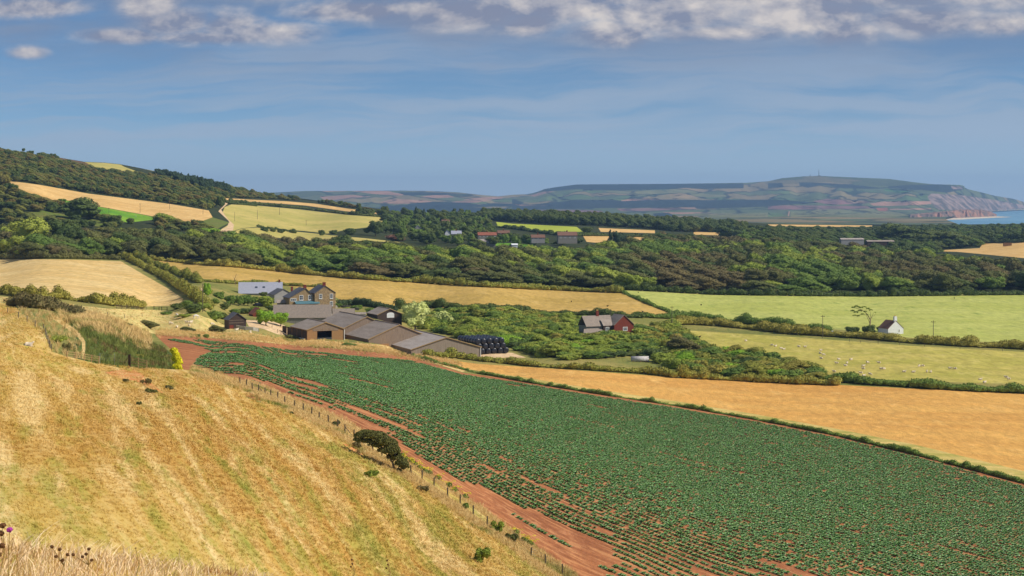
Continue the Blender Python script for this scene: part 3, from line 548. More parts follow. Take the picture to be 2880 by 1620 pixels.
def instancer(name, P, rz, sc, pick, meshes, mat, kind='stuff', label=None):
    """one object that repeats a few meshes over many points (too many to count)"""
    col = bpy.data.collections.new('source_' + name)
    for i, me in enumerate(meshes):
        m2 = me.copy()
        if mat is not None: m2.materials[0] = LM[mat] if isinstance(mat, str) else mat
        col.objects.link(bpy.data.objects.new('src_%s_%02d' % (name, i), m2))
    me = bpy.data.meshes.new(name); me.vertices.add(len(P)); me.vertices.foreach_set('co', np.asarray(P, np.float32).ravel())
    for nm, typ, dat in (('rz', 'FLOAT', rz), ('pick', 'INT', pick)):
        at = me.attributes.new(nm, typ, 'POINT'); at.data.foreach_set('value', np.asarray(dat, np.float32 if typ == 'FLOAT' else np.int32))
    at = me.attributes.new('sc', 'FLOAT_VECTOR', 'POINT'); at.data.foreach_set('vector', np.asarray(sc, np.float32).ravel())
    o = bpy.data.objects.new(name, me); COL.objects.link(o)
    g = bpy.data.node_groups.new('scatter_' + name, 'GeometryNodeTree')
    g.interface.new_socket('Geometry', in_out='INPUT', socket_type='NodeSocketGeometry'); g.interface.new_socket('Geometry', in_out='OUTPUT', socket_type='NodeSocketGeometry')
    N = g.nodes; gi = N.new('NodeGroupInput'); go = N.new('NodeGroupOutput'); ip = N.new('GeometryNodeInstanceOnPoints'); ci = N.new('GeometryNodeCollectionInfo')
    ci.inputs[0].default_value = col; ci.inputs['Separate Children'].default_value = True; ci.inputs['Reset Children'].default_value = True
    def at_(nm, typ):
        a = N.new('GeometryNodeInputNamedAttribute'); a.data_type = typ; a.inputs[0].default_value = nm; return a.outputs[0]
    cx = N.new('ShaderNodeCombineXYZ'); lk = g.links.new
    lk(at_('rz', 'FLOAT'), cx.inputs[2]); lk(gi.outputs[0], ip.inputs['Points']); lk(ci.outputs[0], ip.inputs['Instance'])
    ip.inputs['Pick Instance'].default_value = True; lk(at_('pick', 'INT'), ip.inputs['Instance Index'])
    lk(cx.outputs[0], ip.inputs['Rotation']); lk(at_('sc', 'FLOAT_VECTOR'), ip.inputs['Scale']); lk(ip.outputs[0], go.inputs[0])
    md = o.modifiers.new('scatter', 'NODES'); md.node_group = g
    return tag(o, label, kind=kind)
def scatter(poly, r_, seed, Df=DV, cap=20000, excl=()):
    rs = np.random.RandomState(seed); P = np.array(poly, float); lo, hi = P.min(0), P.max(0)
    n = 60000; q = rs.uniform(lo, hi, (n, 2)); q = q[inside(q, poly)]
    for e_ in excl: q = q[~inside(q, e_)]
    D = Df(q[:, 0], q[:, 1]); X = (q[:, 0] - CX) / F * D
    D2 = Df(q[:, 0], q[:, 1] + 1); X2 = (q[:, 0] - CX) / F * D2; D3 = Df(q[:, 0] + 1, q[:, 1]); X3 = (q[:, 0] + 1 - CX) / F * D3
    J = np.abs((X2 - X) * (D3 - D) - (X3 - X) * (D2 - D)); J = np.minimum(J, np.percentile(J, 98))
    boxa = (hi - lo).prod() / n; area = (J.sum()) * boxa
    m_ = int(min(len(q), 4 * area / (r_ * r_) + 50)); 
    idx = rs.choice(len(q), m_, replace=False, p=(J + 1e-9) / (J + 1e-9).sum())
    grid = {}; out = []
    for i in idx:
        x, y = X[i], D[i]; a, b_ = int(x // r_), int(y // r_); ok = True
        for da in (-1, 0, 1):
            for db in (-1, 0, 1):
                for (x2, y2) in grid.get((a + da, b_ + db), ()):
                    if (x - x2) ** 2 + (y - y2) ** 2 < r_ * r_: ok = False
        if ok: grid.setdefault((a, b_), []).append((x, y)); out.append(i)
        if len(out) >= cap: break
    out = np.array(out, int); return q[out], pos(q[out, 0], q[out, 1], D[out]), D[out]
# ---- the woods
CLEAR = [z[1] for z in VZ if z[0] not in ('wood_floor', 'gully', 'dry_slope', 'red_soil_field', 'dry_verge', 'heath_ridge')]
W_MAIN = [(-320,726),(0,724),(200,724),(340,718),(400,724),(540,740),(800,764),(1200,790),(1500,805),(1740,811),(2100,824),(2400,827),(3000,820),(3300,818),(3300,765),(2880,774),(2760,764),(2680,752),(2600,740),(2450,724),(2300,713),(2150,705),(2050,696),(1950,691),(1860,694),(1800,706),(1720,718),(1660,726),(1560,734),(1440,738),(1250,734),(1134,722),(1000,712),(888,712),(804,708),(720,700),(655,690),(600,690),(540,690),(440,690),(380,680),(250,690),(200,690),(60,680),(-320,680)]
q, P, D = scatter(W_MAIN, 12.5, 1, excl=CLEAR)
rs = np.random.RandomState(5); od = np.argsort(D); q, P, D = q[od], P[od], D[od]
vis = (q[:, 0] > -25) & (q[:, 0] < 2905); ind = np.where(vis)[0][:285]; rest = np.setdiff1d(np.arange(len(q)), ind)
TONES = [('wood', 'olive green', 0.4), ('brown', 'brownish wind-burnt', 0.14), ('green', 'fresh mid green', 0.16), ('dark', 'very dark green', 0.18), ('olive', 'pale olive green', 0.12)]
def where_wood(x):
    if x < 345: return 'behind the pale stubble field'
    if x < 1000: return 'above left half of hay field'
    if x < 1744: return 'above right half of hay field'
    if x < 2330: return 'above left half of green-yellow crop'
    return 'above right half of green-yellow crop'
for i in ind:
    tv_ = mnoise.noise(Vector((P[i][0] * .012, P[i][1] * .006, 2))) + rs.normal() * .18; tn = TONES[1 if tv_ < -.26 else 3 if tv_ < -.14 else 0 if tv_ < .14 else 4 if tv_ < .3 else 2]; k = 'swept' if rs.rand() < 0.75 else 'round'
    wd = rs.uniform(15, 24); ht = rs.uniform(8, 13.5) * (0.75 if D[i] < 990 else 1)
    place(PROTO[k][rs.randint(len(PROTO[k]))], 'woodland_tree', (P[i][0], P[i][1], P[i][2] - 0.6), wd, ht, rs.normal() * 0.3, tn[0],
          '%s %s tree at the wood front %s' % (tn[1], 'wind-slanted' if k == 'swept' else 'round-headed', where_wood(q[i][0])), 'tree', '%s %s trees %s' % (tn[1], 'wind-slanted' if k == 'swept' else 'round-headed', where_wood(q[i][0])))
def wood_stuff(name, P, rs, protos, mat, w0, w1, h0, h1, rot=0.3):
    n = len(P); wd = rs.uniform(w0, w1, n); ht = rs.uniform(h0, h1, n); P = P.copy(); P[:, 2] -= 0.5
    return instancer(name, P, rs.normal(size=n) * rot, np.stack([wd, wd, ht], 1), rs.randint(0, len(protos), n), protos, mat)
for nm, frac in (('wood', 0.5), ('brown', 0.12), ('green', 0.14), ('dark', 0.14), ('olive', 0.10)):
    pass
def tone_of(p): return mnoise.noise(Vector((p[0] * .012, p[1] * .006, 2))) + rs.normal() * .16
tv = np.array([tone_of(P[i]) for i in rest]); asg = np.select([tv < -.30, tv < -.16, tv < .16, tv < .32], [1, 3, 0, 4], 2)
for j, nm in enumerate(('wood', 'brown', 'green', 'dark', 'olive')):
    wood_stuff('valley_wood', P[rest[asg == j]], rs, PROTO['swept'] + PROTO['round'][:1], nm, 15, 25, 9, 15)
W_HILL = [(-320,404),(-100,412),(0,423),(60,436),(126,442),(190,452),(240,463),(300,486),(380,482),(433,499),(440,492),(520,506),(620,528),(700,543),(780,556),(900,571),(1000,584),(1040,590),(980,584),(888,570),(804,562),(720,558),(632,556),(600,575),(590,590),(475,571),(363,557),(252,543),(112,518),(31,507),(8,520),(40,540),(120,568),(200,585),(265,602),(290,616),(430,622),(540,636),(600,650),(540,650),(440,652),(250,648),(60,628),(-320,622)]
EX = [z[1] for z in VZ if z[0] in ('heath_ridge', 'ridge_grass', 'straw_strip', 'bright_green_field', 'rough_meadow', 'green_bank', 'farm_track', 'upper_straw_field')]
q, P, D = scatter(W_HILL, 9.5, 2, excl=EX + [[(335,618),(440,618),(450,668),(330,668)], [(225,618),(300,618),(300,640),(225,640)]]); m_ = rs.rand(len(q))
pine = (q[:, 0] > 330) & (q[:, 0] < 640) & (q[:, 1] < 470 + (q[:, 0] - 330) * 0.26)
wood_stuff('hillside_wood', P[(m_ < 0.62) & ~pine], rs, PROTO['swept'] + PROTO['bush'][:2], 'hill', 8, 15, 4, 9)
wood_stuff('hillside_wood', P[(m_ >= 0.62) & ~pine], rs, PROTO['round'] + PROTO['bush'][:1], 'dark', 8, 14, 5, 9)
wood_stuff('pine_wood', P[pine], rs, PROTO['cone'][:1] + PROTO['round'][:3], 'pine', 10, 15, 8, 12)
W_VILL = [(1000,604),(1090,604),(1170,608),(1300,610),(1365,608),(1380,650),(1390,676),(1560,694),(1440,696),(1250,692),(1134,684),(1086,660),(1070,640),(1100,615)]
q, P, D = scatter(W_VILL, 19, 3); m_ = rs.rand(len(q))
wood_stuff('village_trees', P[m_ < 0.6], rs, PROTO['round'] + PROTO['swept'][:2], 'dark', 12, 17, 8, 13)
wood_stuff('village_trees', P[m_ >= 0.6], rs, PROTO['round'] + PROTO['column'], 'green', 10, 14, 7, 12)
W_RIDGE = [(1365,606),(1500,611),(1700,620),(1900,630),(2050,640),(2100,648),(2060,654),(1900,652),(1840,645),(1700,637),(1500,628),(1400,623),(1365,622)]
q, P, D = scatter(W_RIDGE, 10, 4, excl=CLEAR)
wood_stuff('ridge_wood', P, rs, PROTO['swept'] + PROTO['round'], 'dark', 13, 18, 10, 15)
W_R = [(2080,652),(2160,656),(2300,662),(2420,658),(2500,652),(2640,648),(2880,648),(3300,648),(3300,678),(2790,680),(2750,694),(2650,702),(2600,722),(2450,710),(2560,694),(2480,694),(2440,692),(2350,684),(2340,700),(2200,698),(2080,684)]
q, P, D = scatter(W_R, 11, 6, excl=[W_MAIN] + CLEAR); m_ = rs.rand(len(q))
wood_stuff('coast_wood', P[m_ < 0.6], rs, PROTO['swept'], 'dark', 13, 18, 8, 13)
wood_stuff('coast_wood', P[m_ >= 0.6], rs, PROTO['swept'], 'green', 12, 17, 7, 11)
q, P, D = scatter([(300,646),(450,646),(450,690),(300,690)], 9, 77); wood_stuff('low_scrub', P, rs, PROTO['bush'], 'hill', 8, 12, 2.5, 4)
# ---- single trees that stand out
def lone(kind, k, px, py, wpx, hpx, mat, name, label, cat, Df=G, flip=False, rz=0.0, group=None, sink=0.3):
    p = Df(px, py); s = p.y / F; return place(PROTO[kind][k], name, (p.x, p.y, p.z - sink), wpx * s, hpx * s, rz, mat, label, cat, group, flip)
lone('round', 0, 66, 427, 11, 11, 'dark', 'tree', 'small round dark tree alone on the skyline of the left hill', 'tree')
lone('round', 1, 620, 587, 32, 38, 'dark', 'tree', 'dark upright tree beside the gap between the straw strip and the olive field', 'tree')
lone('round', 2, 12, 528, 34, 46, 'hill', 'tree', 'pale-trunked tree at the left edge of the photo above the straw strip', 'tree')
lone('bush', 0, 148, 596, 40, 26, 'dark', 'bush', 'dark bush left of the big bush group above the bright green strip', 'bush')
lone('swept', 1, 215, 616, 110, 62, 'dark', 'tree', 'large dark wind-shaped tree on the left end of the bright green strip', 'tree', flip=True)
lone('bush', 2, 172, 572, 30, 20, 'green', 'bush', 'rounded green bush just under the straw strip at the left', 'bush')
lone('round', 3, 325, 632, 44, 30, 'dark', 'tree', 'dark rounded tree left of the church spire', 'tree')
lone('bush', 1, 367, 630, 28, 24, 'dark', 'bush', 'dark bush directly left of the church spire', 'bush')
lone('swept', 3, 465, 632, 66, 34, 'olive', 'tree', 'olive dome-shaped tree right of the church spire on the straw strip edge', 'tree')
lone('round', 0, 80, 706, 130, 96, 'olive', 'tree', 'biggest sunlit round tree at the left behind the stubble field', 'tree')
lone('round', 2, 190, 700, 100, 88, 'dark', 'tree', 'dark tall tree just right of the biggest round tree at the left', 'tree')
lone('bush', 3, 235, 716, 78, 40, 'green', 'bush', 'low spreading bush behind the stubble field hedge', 'bush')
lone('bush', 4, 20, 716, 70, 36, 'green', 'bush', 'bright rounded bush in front of the biggest tree at the left edge', 'bush')
lone('bush', 2, 575, 662, 90, 30, 'bright', 'bush', 'bright lime green bush cluster below the green bank', 'bush', group=None)
for i, (px, py, w_, h_) in enumerate(((745,650,26,16),(768,652,24,14),(790,655,28,18),(822,655,26,17),(905,662,22,22),(938,658,26,16),(985,660,44,26))):
    lone('bush', i % 5, px, py, w_, h_, 'dark', 'bush', '%s dark bush from the left in the row across the olive field' % ('first','second','third','fourth','fifth','sixth','seventh')[i], 'bush', group='dark bushes along the olive field')
lone('round', 1, 1056, 665, 60, 46, 'dark', 'tree', 'dense dark round tree at the right end of the olive field', 'tree')
lone('bush', 0, 1115, 676, 60, 24, 'purple', 'bush', 'purple-brown leafed bush by the row of poplars', 'bush')
for i, (px, h_) in enumerate(((1085,30),(1100,34),(1113,34),(1124,36),(1136,38))):
    lone('column', i % 2, px, 655, 15, h_, 'green', 'poplar_tree', '%s slender poplar from the left in the row beside the village' % ('first','second','third','fourth','fifth')[i], 'tree', group='row of poplars')
lone('cone', 0, 1170, 620, 26, 40, 'pine', 'conifer', 'tall dark conifer at the left end of the village skyline', 'tree')
lone('cone', 1, 1192, 622, 26, 36, 'pine', 'conifer', 'second dark conifer on the village skyline beside the tallest one', 'tree')
lone('round', 3, 1240, 628, 34, 34, 'dark', 'tree', 'dark round tree among the village roofs on the skyline', 'tree')
lone('round', 1, 1278, 598, 14, 13, 'dark', 'tree', 'left of two small round trees against the far blue country', 'tree')
lone('round', 2, 1298, 598, 14, 13, 'dark', 'tree', 'right of two small round trees against the far blue country', 'tree')
lone('cone', 0, 1716, 700, 34, 56, 'pine', 'pine_tree', 'ragged dark pine rising above the wood right of the big village house', 'tree')
lone('round', 2, 1745, 700, 50, 54, 'pine', 'pine_tree', 'flat-topped dark pine right of the ragged pine above the wood', 'tree')
lone('round', 0, 1862, 672, 26, 22, 'brown', 'tree', 'dark broken-topped tree above the middle of the wood', 'tree')
lone('swept', 2, 2040, 668, 60, 34, 'dark', 'tree', 'dark green round tree at the edge of the straw patch right of the centre', 'tree')
lone('bush', 1, 1652, 652, 44, 20, 'dark', 'bush', 'clipped dark bush block beside the lime field behind the village', 'bush')
lone('swept', 0, 2540, 690, 150, 62, 'dark', 'tree', 'large dark windswept tree clump left of the straw field with the bale stack', 'tree')
lone('swept', 5, 2660, 696, 160, 50, 'dark', 'tree', 'long low windswept tree clump running down to the straw field', 'tree')
# ---- farm garden and yard trees
lone('round', 1, 582, 838, 30, 46, 'bright', 'tree', 'bright yellow-green tree beside the pale lane by the farm', 'tree')
lone('bush', 0, 616, 838, 36, 26, 'green', 'bush', 'clipped dark round bush right of the bright yellow-green tree', 'bush')
lone('bush', 3, 600, 852, 36, 20, 'green', 'bush', 'low clipped bush under the round clipped bush', 'bush')
for i, (px, py, w_, h_) in enumerate(((648,858,36,30),(672,860,36,32),(697,860,38,34),(717,856,26,26))):
    lone('round', i, px, py, w_, h_, 'green', 'fruit_tree', '%s grey-green orchard tree from the left in front of the slate roof' % ('first','second','third','fourth')[i], 'tree', group='orchard trees by the farm')
lone('bush', 1, 748, 862, 60, 42, 'olive', 'tree', 'round olive tree standing left of the stone farmhouse', 'tree')
lone('round', 2, 748, 916, 58, 52, 'bright', 'tree', 'left crown of the pair of bright green trees in front of the long stone barn', 'tree')
lone('round', 3, 790, 918, 56, 44, 'bright', 'tree', 'right crown of the pair of bright green trees in front of the long stone barn', 'tree')
lone('bush', 2, 690, 882, 46, 24, 'dark', 'bush', 'dark bush between the orchard and the dark timber shed', 'bush')
lone('bush', 4, 600, 898, 70, 34, 'green', 'bush', 'wide green bush left of the dark timber shed', 'bush')
lone('bush', 1, 545, 878, 66, 34, 'dark', 'bush', 'dark bush behind the two white horses', 'bush')
lone('bush', 0, 500, 868, 44, 24, 'dark', 'bush', 'dark bush by the gate below the end of the lane hedge', 'bush')
lone('bush', 3, 560, 846, 40, 26, 'hedge', 'bush', 'bush at the foot of the lane hedge', 'bush')
lone('bush', 2, 900, 900, 30, 16, 'green', 'bush', 'small green bush in front of the long stone barn roof', 'bush')
lone('bush', 0, 1005, 868, 36, 16, 'green', 'bush', 'small green garden shrub right of the stone farmhouse', 'bush')
lone('round', 0, 1168, 930, 88, 84, 'silver', 'willow_tree', 'large silvery willow beside the small dark barn', 'tree')
lone('bush', 3, 1240, 912, 72, 52, 'silver', 'willow_tree', 'paler low silvery willow right of the large willow', 'tree')
for i, (px, py, w_, h_, mt, wh) in enumerate(((1300,676,44,20,'dark','left of the red-roofed house'),(1330,694,40,16,'green','in front of the long low building'),(1385,686,40,18,'dark','right of the long low building'),(1470,684,36,16,'dark','in front of the bungalow'),(1530,684,34,20,'green','between the bungalow and the big stone house'),(1575,690,50,16,'dark','in front of the big stone house'),(1622,684,40,20,'dark','right of the big stone house'),(1420,668,44,20,'dark','behind the village green'),(1375,664,30,16,'green','behind the red-roofed house'),(1450,700,60,16,'green','below the village green'))):
    lone('round' if i % 2 else 'bush', i % 4, px, py, w_, h_, mt, 'bush', '%s garden tree in the village %s' % ('dark' if mt == 'dark' else 'green', wh), 'tree')
lone('swept', 4, 1925, 1000, 90, 56, 'brown', 'tree', 'half-bare leaning hawthorn in the middle of the scrub', 'tree')
lone('bush', 0, 2445, 938, 38, 34, 'dark', 'bush', 'dark round bush under the leaning tree by the white cottage', 'bush')
lone('bush', 2, 2395, 938, 44, 30, 'dark', 'bush', 'dark bush left of the round bush near the white cottage', 'bush')
lone('bush', 1, 2480, 932, 36, 24, 'dark', 'bush', 'dark bush directly behind the left wall of the white cottage', 'bush')
lone('bush', 4, 2420, 945, 60, 18, 'hedge', 'bush', 'low sunlit bush left of the white cottage', 'bush')
for i, (px, py, w_, h_, lb) in enumerate(((306,917,26,12,'small dark gorse bush furthest left on the pale slope'),(356,917,34,14,'flat dark gorse bush second from the left on the pale slope'),(418,922,56,24,'largest dark windswept gorse bush above the green gully'),
  (528,932,40,16,'dark gorse bush among the sheep left of the timber shed'),(612,936,46,24,'dark windswept gorse bush in front of the timber shed'),(556,946,18,12,'small green shrub on the top edge of the red soil'),(580,950,22,18,'upright green shrub on the top edge of the red soil'),
  (410,1046,36,18,'dark gorse clump by the end of the slanting rails'),(822,955,40,16,'dark bramble clump under the open barn side wall'),(985,975,44,14,'bramble clump in the dry grass by the third barn'))):
    lone('swept' if w_ > 30 else 'bush', i % 5, px, py, w_, h_, 'gorse' if 'dark' in lb else 'green', 'bush', lb, 'bush')
# yellow bush at the foot of the gully
p = G(498, 1046); s = p.y / F
V, Q, T = foliage([((x - 498) * s, dy, (1046 - y) * s, 11 * s, 8 * s, 10 * s) for x, y, dy in ((484,990,1.5),(492,1000,1),(498,1012,.6),(502,1022,.4),(500,1032,0),(503,1040,0),(490,1012,1),(494,1034,0))], 0.16, 2600, 5)
o = place(np_mesh('gorse_flower', V, [Q, T] if len(T) else Q, [LM['yellow']]), 'yellow_bush', p, 1, 1, 0, 'yellow', 'bright yellow flowering bush where the green gully meets the red soil', 'bush')
for i, (px, py, w_, h_, mt, lb) in enumerate(((632,872,34,22,'dark','dark bush under the left orchard trees'),(662,884,40,24,'green','green bush behind the timber shed roof'),(715,872,30,18,'olive','olive bush left of the round olive tree'),(764,876,34,20,'dark','dark shrub between the round olive tree and the long barn'),
  (640,846,26,18,'dark','small dark tree at the left end of the orchard'),(528,862,36,26,'green','green bush under the lane hedge above the horses'),(574,872,40,26,'olive','olive bush beside the thin farm pole'),(622,896,44,26,'dark','dark bush touching the timber shed on its left'),(470,884,40,14,'green','low green bush by the dark post fence'),
  (520,892,56,12,'olive','low grassy mound bush between the two horses'),(948,864,30,18,'green','garden shrub against the right wall of the farmhouse'),(975,872,34,14,'olive','low garden shrub by the garden wall'),(1040,880,34,16,'green','shrub in front of the dark windbreak hedge'),(590,826,24,20,'olive','shrub above the lane beside the bright tree'),
  (800,846,24,16,'dark','dark shrub by the stone shed left of the farmhouse'),(742,838,26,20,'dark','dark shrub behind the round olive tree'),(694,838,30,14,'green','shrub at the foot of the slate house wall'),(1130,905,44,34,'dark','dark bush between the small dark barn and the silvery willow'))):
    lone('bush' if i % 3 else 'round', i % 4, px, py, w_, h_, mt, 'bush', lb, 'bush')
# ---- scrub thicket behind the barns
TH = [(1150,905),(1190,886),(1300,874),(1450,882),(1560,892),(1640,905),(1640,935),(1790,948),(1830,920),(1900,912),(1925,940),(1960,975),(2060,1000),(2180,1014),(2290,1040),(2325,1070),(2200,1066),(2100,1062),(1950,1052),(1860,1030),(1850,1008),(1760,1002),(1640,1012),(1540,1010),(1480,990),(1420,975),(1340,965),(1280,945),(1210,930)]
q, P, D = scatter(TH, 4.6, 9); od = np.argsort(D); q, P, D = q[od], P[od], D[od]
def where_scrub(x, y):
    if x < 1400: return 'in the scrub behind the largest barn'
    if x < 1650: return 'in the scrub behind the black bales'
    if x < 1850: return 'in the scrub around the brick house'
    if x < 2050: return 'in the scrub right of the white tank'
    return 'on the scrub mound left of the sheep'
for i in range(min(len(q), 185)):
    px, py = q[i]; mt, ad = [('olive', 'yellowish olive'), ('green', 'mid green'), ('hedge', 'dull sage'), ('dark', 'dark green'), ('bright', 'vivid green')][rs.choice(5, p=[.46, .30, .08, .06, .10])]
    if px > 1950 and mt == 'olive': mt, ad = 'hedge', 'dull sage'
    wd = rs.uniform(7, 11.5); ht = rs.uniform(2.8, 5.4)
    if 1600 < px < 1800 and py > 930: ht *= 0.65
    place(PROTO['bush'][rs.randint(5)] if rs.rand() < .8 else PROTO['swept'][rs.randint(6)], 'bush', (P[i][0], P[i][1], P[i][2] - 0.3), wd, ht, rs.uniform(0, 6), mt, '%s bush %s' % (ad, where_scrub(px, py)), 'bush', '%s bushes %s' % (ad, where_scrub(px, py)))
for j, mt in enumerate(('olive', 'green', 'hedge', 'olive')): wood_stuff('thicket', P[185 + j::4], rs, PROTO['bush'] + PROTO['swept'][:1], mt, 7, 11.5, 2.8, 5.2, 3)
# ---- hedges
def hedge(label, path, h, wd, mat, leaf=0.28, dens=9, seed=0, name='hedge', Df=DV, wav=0.55, gaps=0):
    rs = np.random.RandomState(seed + len(path)); pts = np.array(path, float); W3 = pos(pts[:, 0], pts[:, 1], Df(pts[:, 0], pts[:, 1]))
    seg = np.linalg.norm(np.diff(W3, axis=0), axis=1); cum = np.concatenate([[0], np.cumsum(seg)]); Ln = cum[-1]; n = max(4, int(Ln / (wd * 0.55)))
    ss = np.linspace(0, Ln, n); px = np.interp(ss, cum, pts[:, 0]); py = np.interp(ss, cum, pts[:, 1]); C = pos(px, py, Df(px, py))
    hh = h * (1 + wav * np.array([mnoise.noise(Vector((s_ * 0.11 / max(1, wd / 3), seed * 3.3, 1))) * 1.6 for s_ in ss]) + rs.uniform(-wav, wav, n) * .35); hh = hh * np.where(rs.rand(n) < .06, 1.5, 1) * (1 + .35 * np.array([mnoise.noise(Vector((s_ * .35, seed * 1.7, 5))) for s_ in ss])); hh = np.clip(hh, h * .3, h * 2.1)
    jit = rs.normal(size=(n, 3)) * wd * 0.10; jit[:, 2] = 0
    lm = np.hstack([C + jit + np.stack([0 * hh, 0 * hh, hh * 0.42], 1), np.stack([np.full(n, wd * .62), np.full(n, wd * .55), hh * .6], 1)])
    if gaps: lm = lm[rs.rand(n) > gaps]
    nn_ = int(min(60000, Ln * (h * 2 + wd) * dens)); V, Q, T = foliage(lm, leaf, nn_, seed, up=0.3)
    o0 = C[n // 2]; o = bpy.data.objects.new(name, np_mesh(name, V - o0, [Q, T], [LM[mat]])); COL.objects.link(o); o.location = o0
    return tag(o, label, 'hedge' if name == 'hedge' else name.replace('_', ' '))
hedge('clipped hedge on the left side of the sunken lane', [(340,722),(372,738),(420,762),(470,788),(520,820),(560,848),(592,872)], 2.6, 3.6, 'hedge', seed=1)
hedge('clipped hedge on the right side of the sunken lane', [(378,722),(415,738),(455,754),(500,772),(560,796)], 2.6, 3.6, 'hedge', seed=2)
hedge('uneven bushy hedge along the lower edge of the stubble field', [(-60,822),(0,826),(60,833),(120,838),(180,842),(240,850),(300,858),(400,866)], 2.2, 3.0, 'hedge', seed=3, wav=0.8)
hedge('low hedge along the top edge of the stubble field', [(-100,727),(0,727),(120,727),(240,728),(332,731)], 3.2, 4.2, 'gorse', seed=4, leaf=.4, dens=5)
hedge('low bushy edge between the wood and the left half of the hay field', [(400,728),(540,742),(671,753),(800,766),(1006,785)], 2.6, 5, 'hedge', seed=5, leaf=.4, dens=5)
hedge('low bushy edge between the wood and the right half of the hay field', [(1006,785),(1341,806),(1500,814),(1744,824)], 3.0, 6, 'hedge', seed=6, leaf=.4, dens=5)
hedge('dark low hedge between the wood and the yellow-green crop', [(1735,814),(2012,829),(2300,833),(2460,834),(2880,829),(3200,826)], 3.0, 5, 'dark', seed=7, leaf=.4, dens=5)
hedge('thin green bank hedge between the hay field and the yellow-green crop', [(1744,820),(1834,860),(1900,885),(1945,898)], 1.3, 2.5, 'green', seed=8)
hedge('long thick hedge between the yellow-green crop and the sheep pasture', [(1900,915),(1945,912),(2035,918),(2124,927),(2236,940),(2404,950),(2571,965),(2700,974),(2880,982),(3150,994)], 2.8, 6, 'hedge', seed=9, wav=.5)
hedge('taller scrub hedge above the yellow-green crop corner', [(1800,892),(1870,896),(1945,897),(2060,908),(2180,918),(2330,932)], 3.0, 5, 'green', seed=10, wav=.6)
hedge('dark hedge along the lower edge of the hay field', [(1120,868),(1200,866),(1300,866),(1453,878),(1600,888),(1800,894)], 2.8, 5, 'dark', seed=11, wav=.5)
hedge('low bramble hedge between the wheat and the track by the bales', [(1200,1002),(1341,1014),(1453,1026),(1560,1034),(1677,1042),(1800,1050)], 1.9, 4, 'hedge', seed=12, wav=.6)
hedge('hedge between the wheat and the scrub mound', [(1800,1050),(1900,1062),(2012,1068),(2124,1074),(2236,1080),(2348,1084)], 2.2, 4, 'hedge', seed=13, wav=.6)
hedge('thick hedge between the wheat and the sheep pasture', [(2330,1072),(2460,1082),(2571,1090),(2700,1098),(2880,1106),(3100,1116)], 2.3, 5, 'green', seed=14, wav=.7)
hedge('narrow green grass baulk along the edge of the cabbage field', [(1160,1002),(1240,1024),(1341,1050),(1453,1070),(1560,1088),(1677,1108),(1900,1142),(2124,1180),(2348,1224),(2571,1278),(2880,1360),(3200,1440)], 0.75, 1.5, 'green', leaf=.14, dens=22, seed=15, name='grass_baulk', wav=.7)
hedge('hedge between the upper straw field and the olive field', [(645,566),(720,575),(832,586),(972,602),(1086,612),(1125,614)], 2.5, 4, 'dark', seed=16, leaf=.6, dens=3, wav=.7)
hedge('thin hedge between the olive field and the lower field', [(725,638),(780,646),(830,655)], 1.6, 2.5, 'dark', seed=17, leaf=.5, dens=3)
hedge('dark hedge right of the lime field', [(1400,640),(1440,644),(1543,658),(1600,664),(1700,664),(1840,668),(2000,672)], 2.6, 6, 'dark', seed=18, leaf=.7, dens=2)
hedge('far hedge above the strips of straw on the right', [(2130,641),(2300,644),(2500,643),(2700,643),(2900,641),(3200,641)], 2.5, 7, 'dark', seed=19, leaf=.9, dens=1.2)
hedge('hedge along the top of the straw field with the bale stack', [(2755,684),(2880,682),(3200,682)], 4, 6, 'dark', seed=20, leaf=.6, dens=2)
hedge('low scrub hedge above the farm garden', [(560,790),(600,794),(660,798),(780,802),(900,808)], 1.5, 3, 'hedge', seed=21, wav=.7)
hedge('scrubby brown and green bank on the left slope', [(40,862),(110,868),(170,878),(215,895)], 2.6, 4, 'brown', seed=22, wav=.5)
hedge('dark green windbreak hedge beside the farmhouse', [(955,862),(1000,858),(1040,862),(1080,872),(1110,882)], 3.2, 3.0, 'pine', seed=23, wav=.15)
hedge('straight hedge along the track up the left hill', [(606,560),(640,572),(720,580)], 2.5, 4, 'dark', seed=24, leaf=.6, dens=3)
ORD = 'first second third fourth fifth sixth seventh eighth ninth tenth eleventh twelfth thirteenth fourteenth fifteenth sixteenth seventeenth eighteenth nineteenth twentieth'.split()
# ---------------------------------------------------------------- building materials
def simple_mat(name, c1, c2=None, scale=1.2, rough=0.85, spec=0.2, stretch=(1, 1, 1), ribs=0, metal=0, contrast=0.5):
    m, t, b = new_mat(name, rough, spec); tc = t.n('ShaderNodeTexCoord').outputs['Object']
    n1 = t.noise(t.vmap(tc, stretch), scale, 5, 0.65); n2 = t.noise(t.vmap(tc, stretch), scale * 6, 3, 0.6)
    c = t.mix(t.sm(t.m('ADD', t.m('MULTIPLY', n1, 0.6), t.m('MULTIPLY', n2, 0.4)), 0.5 - contrast * .4, 0.5 + contrast * .4), L(c1), L(c2 or c1))
    if ribs:
        wv = t.n('ShaderNodeTexWave', wave_type='BANDS', bands_direction='X'); wv.inputs['Scale'].default_value = 0.314 / ribs; t.l(tc, wv.inputs['Vector'])
        c = t.mix(t.m('MULTIPLY', wv.outputs[1], 0.4), c, L(tuple(int(x * .62) for x in c1)))
    t.l(c, b.inputs['Base Color']); b.inputs['Metallic'].default_value = metal; return m
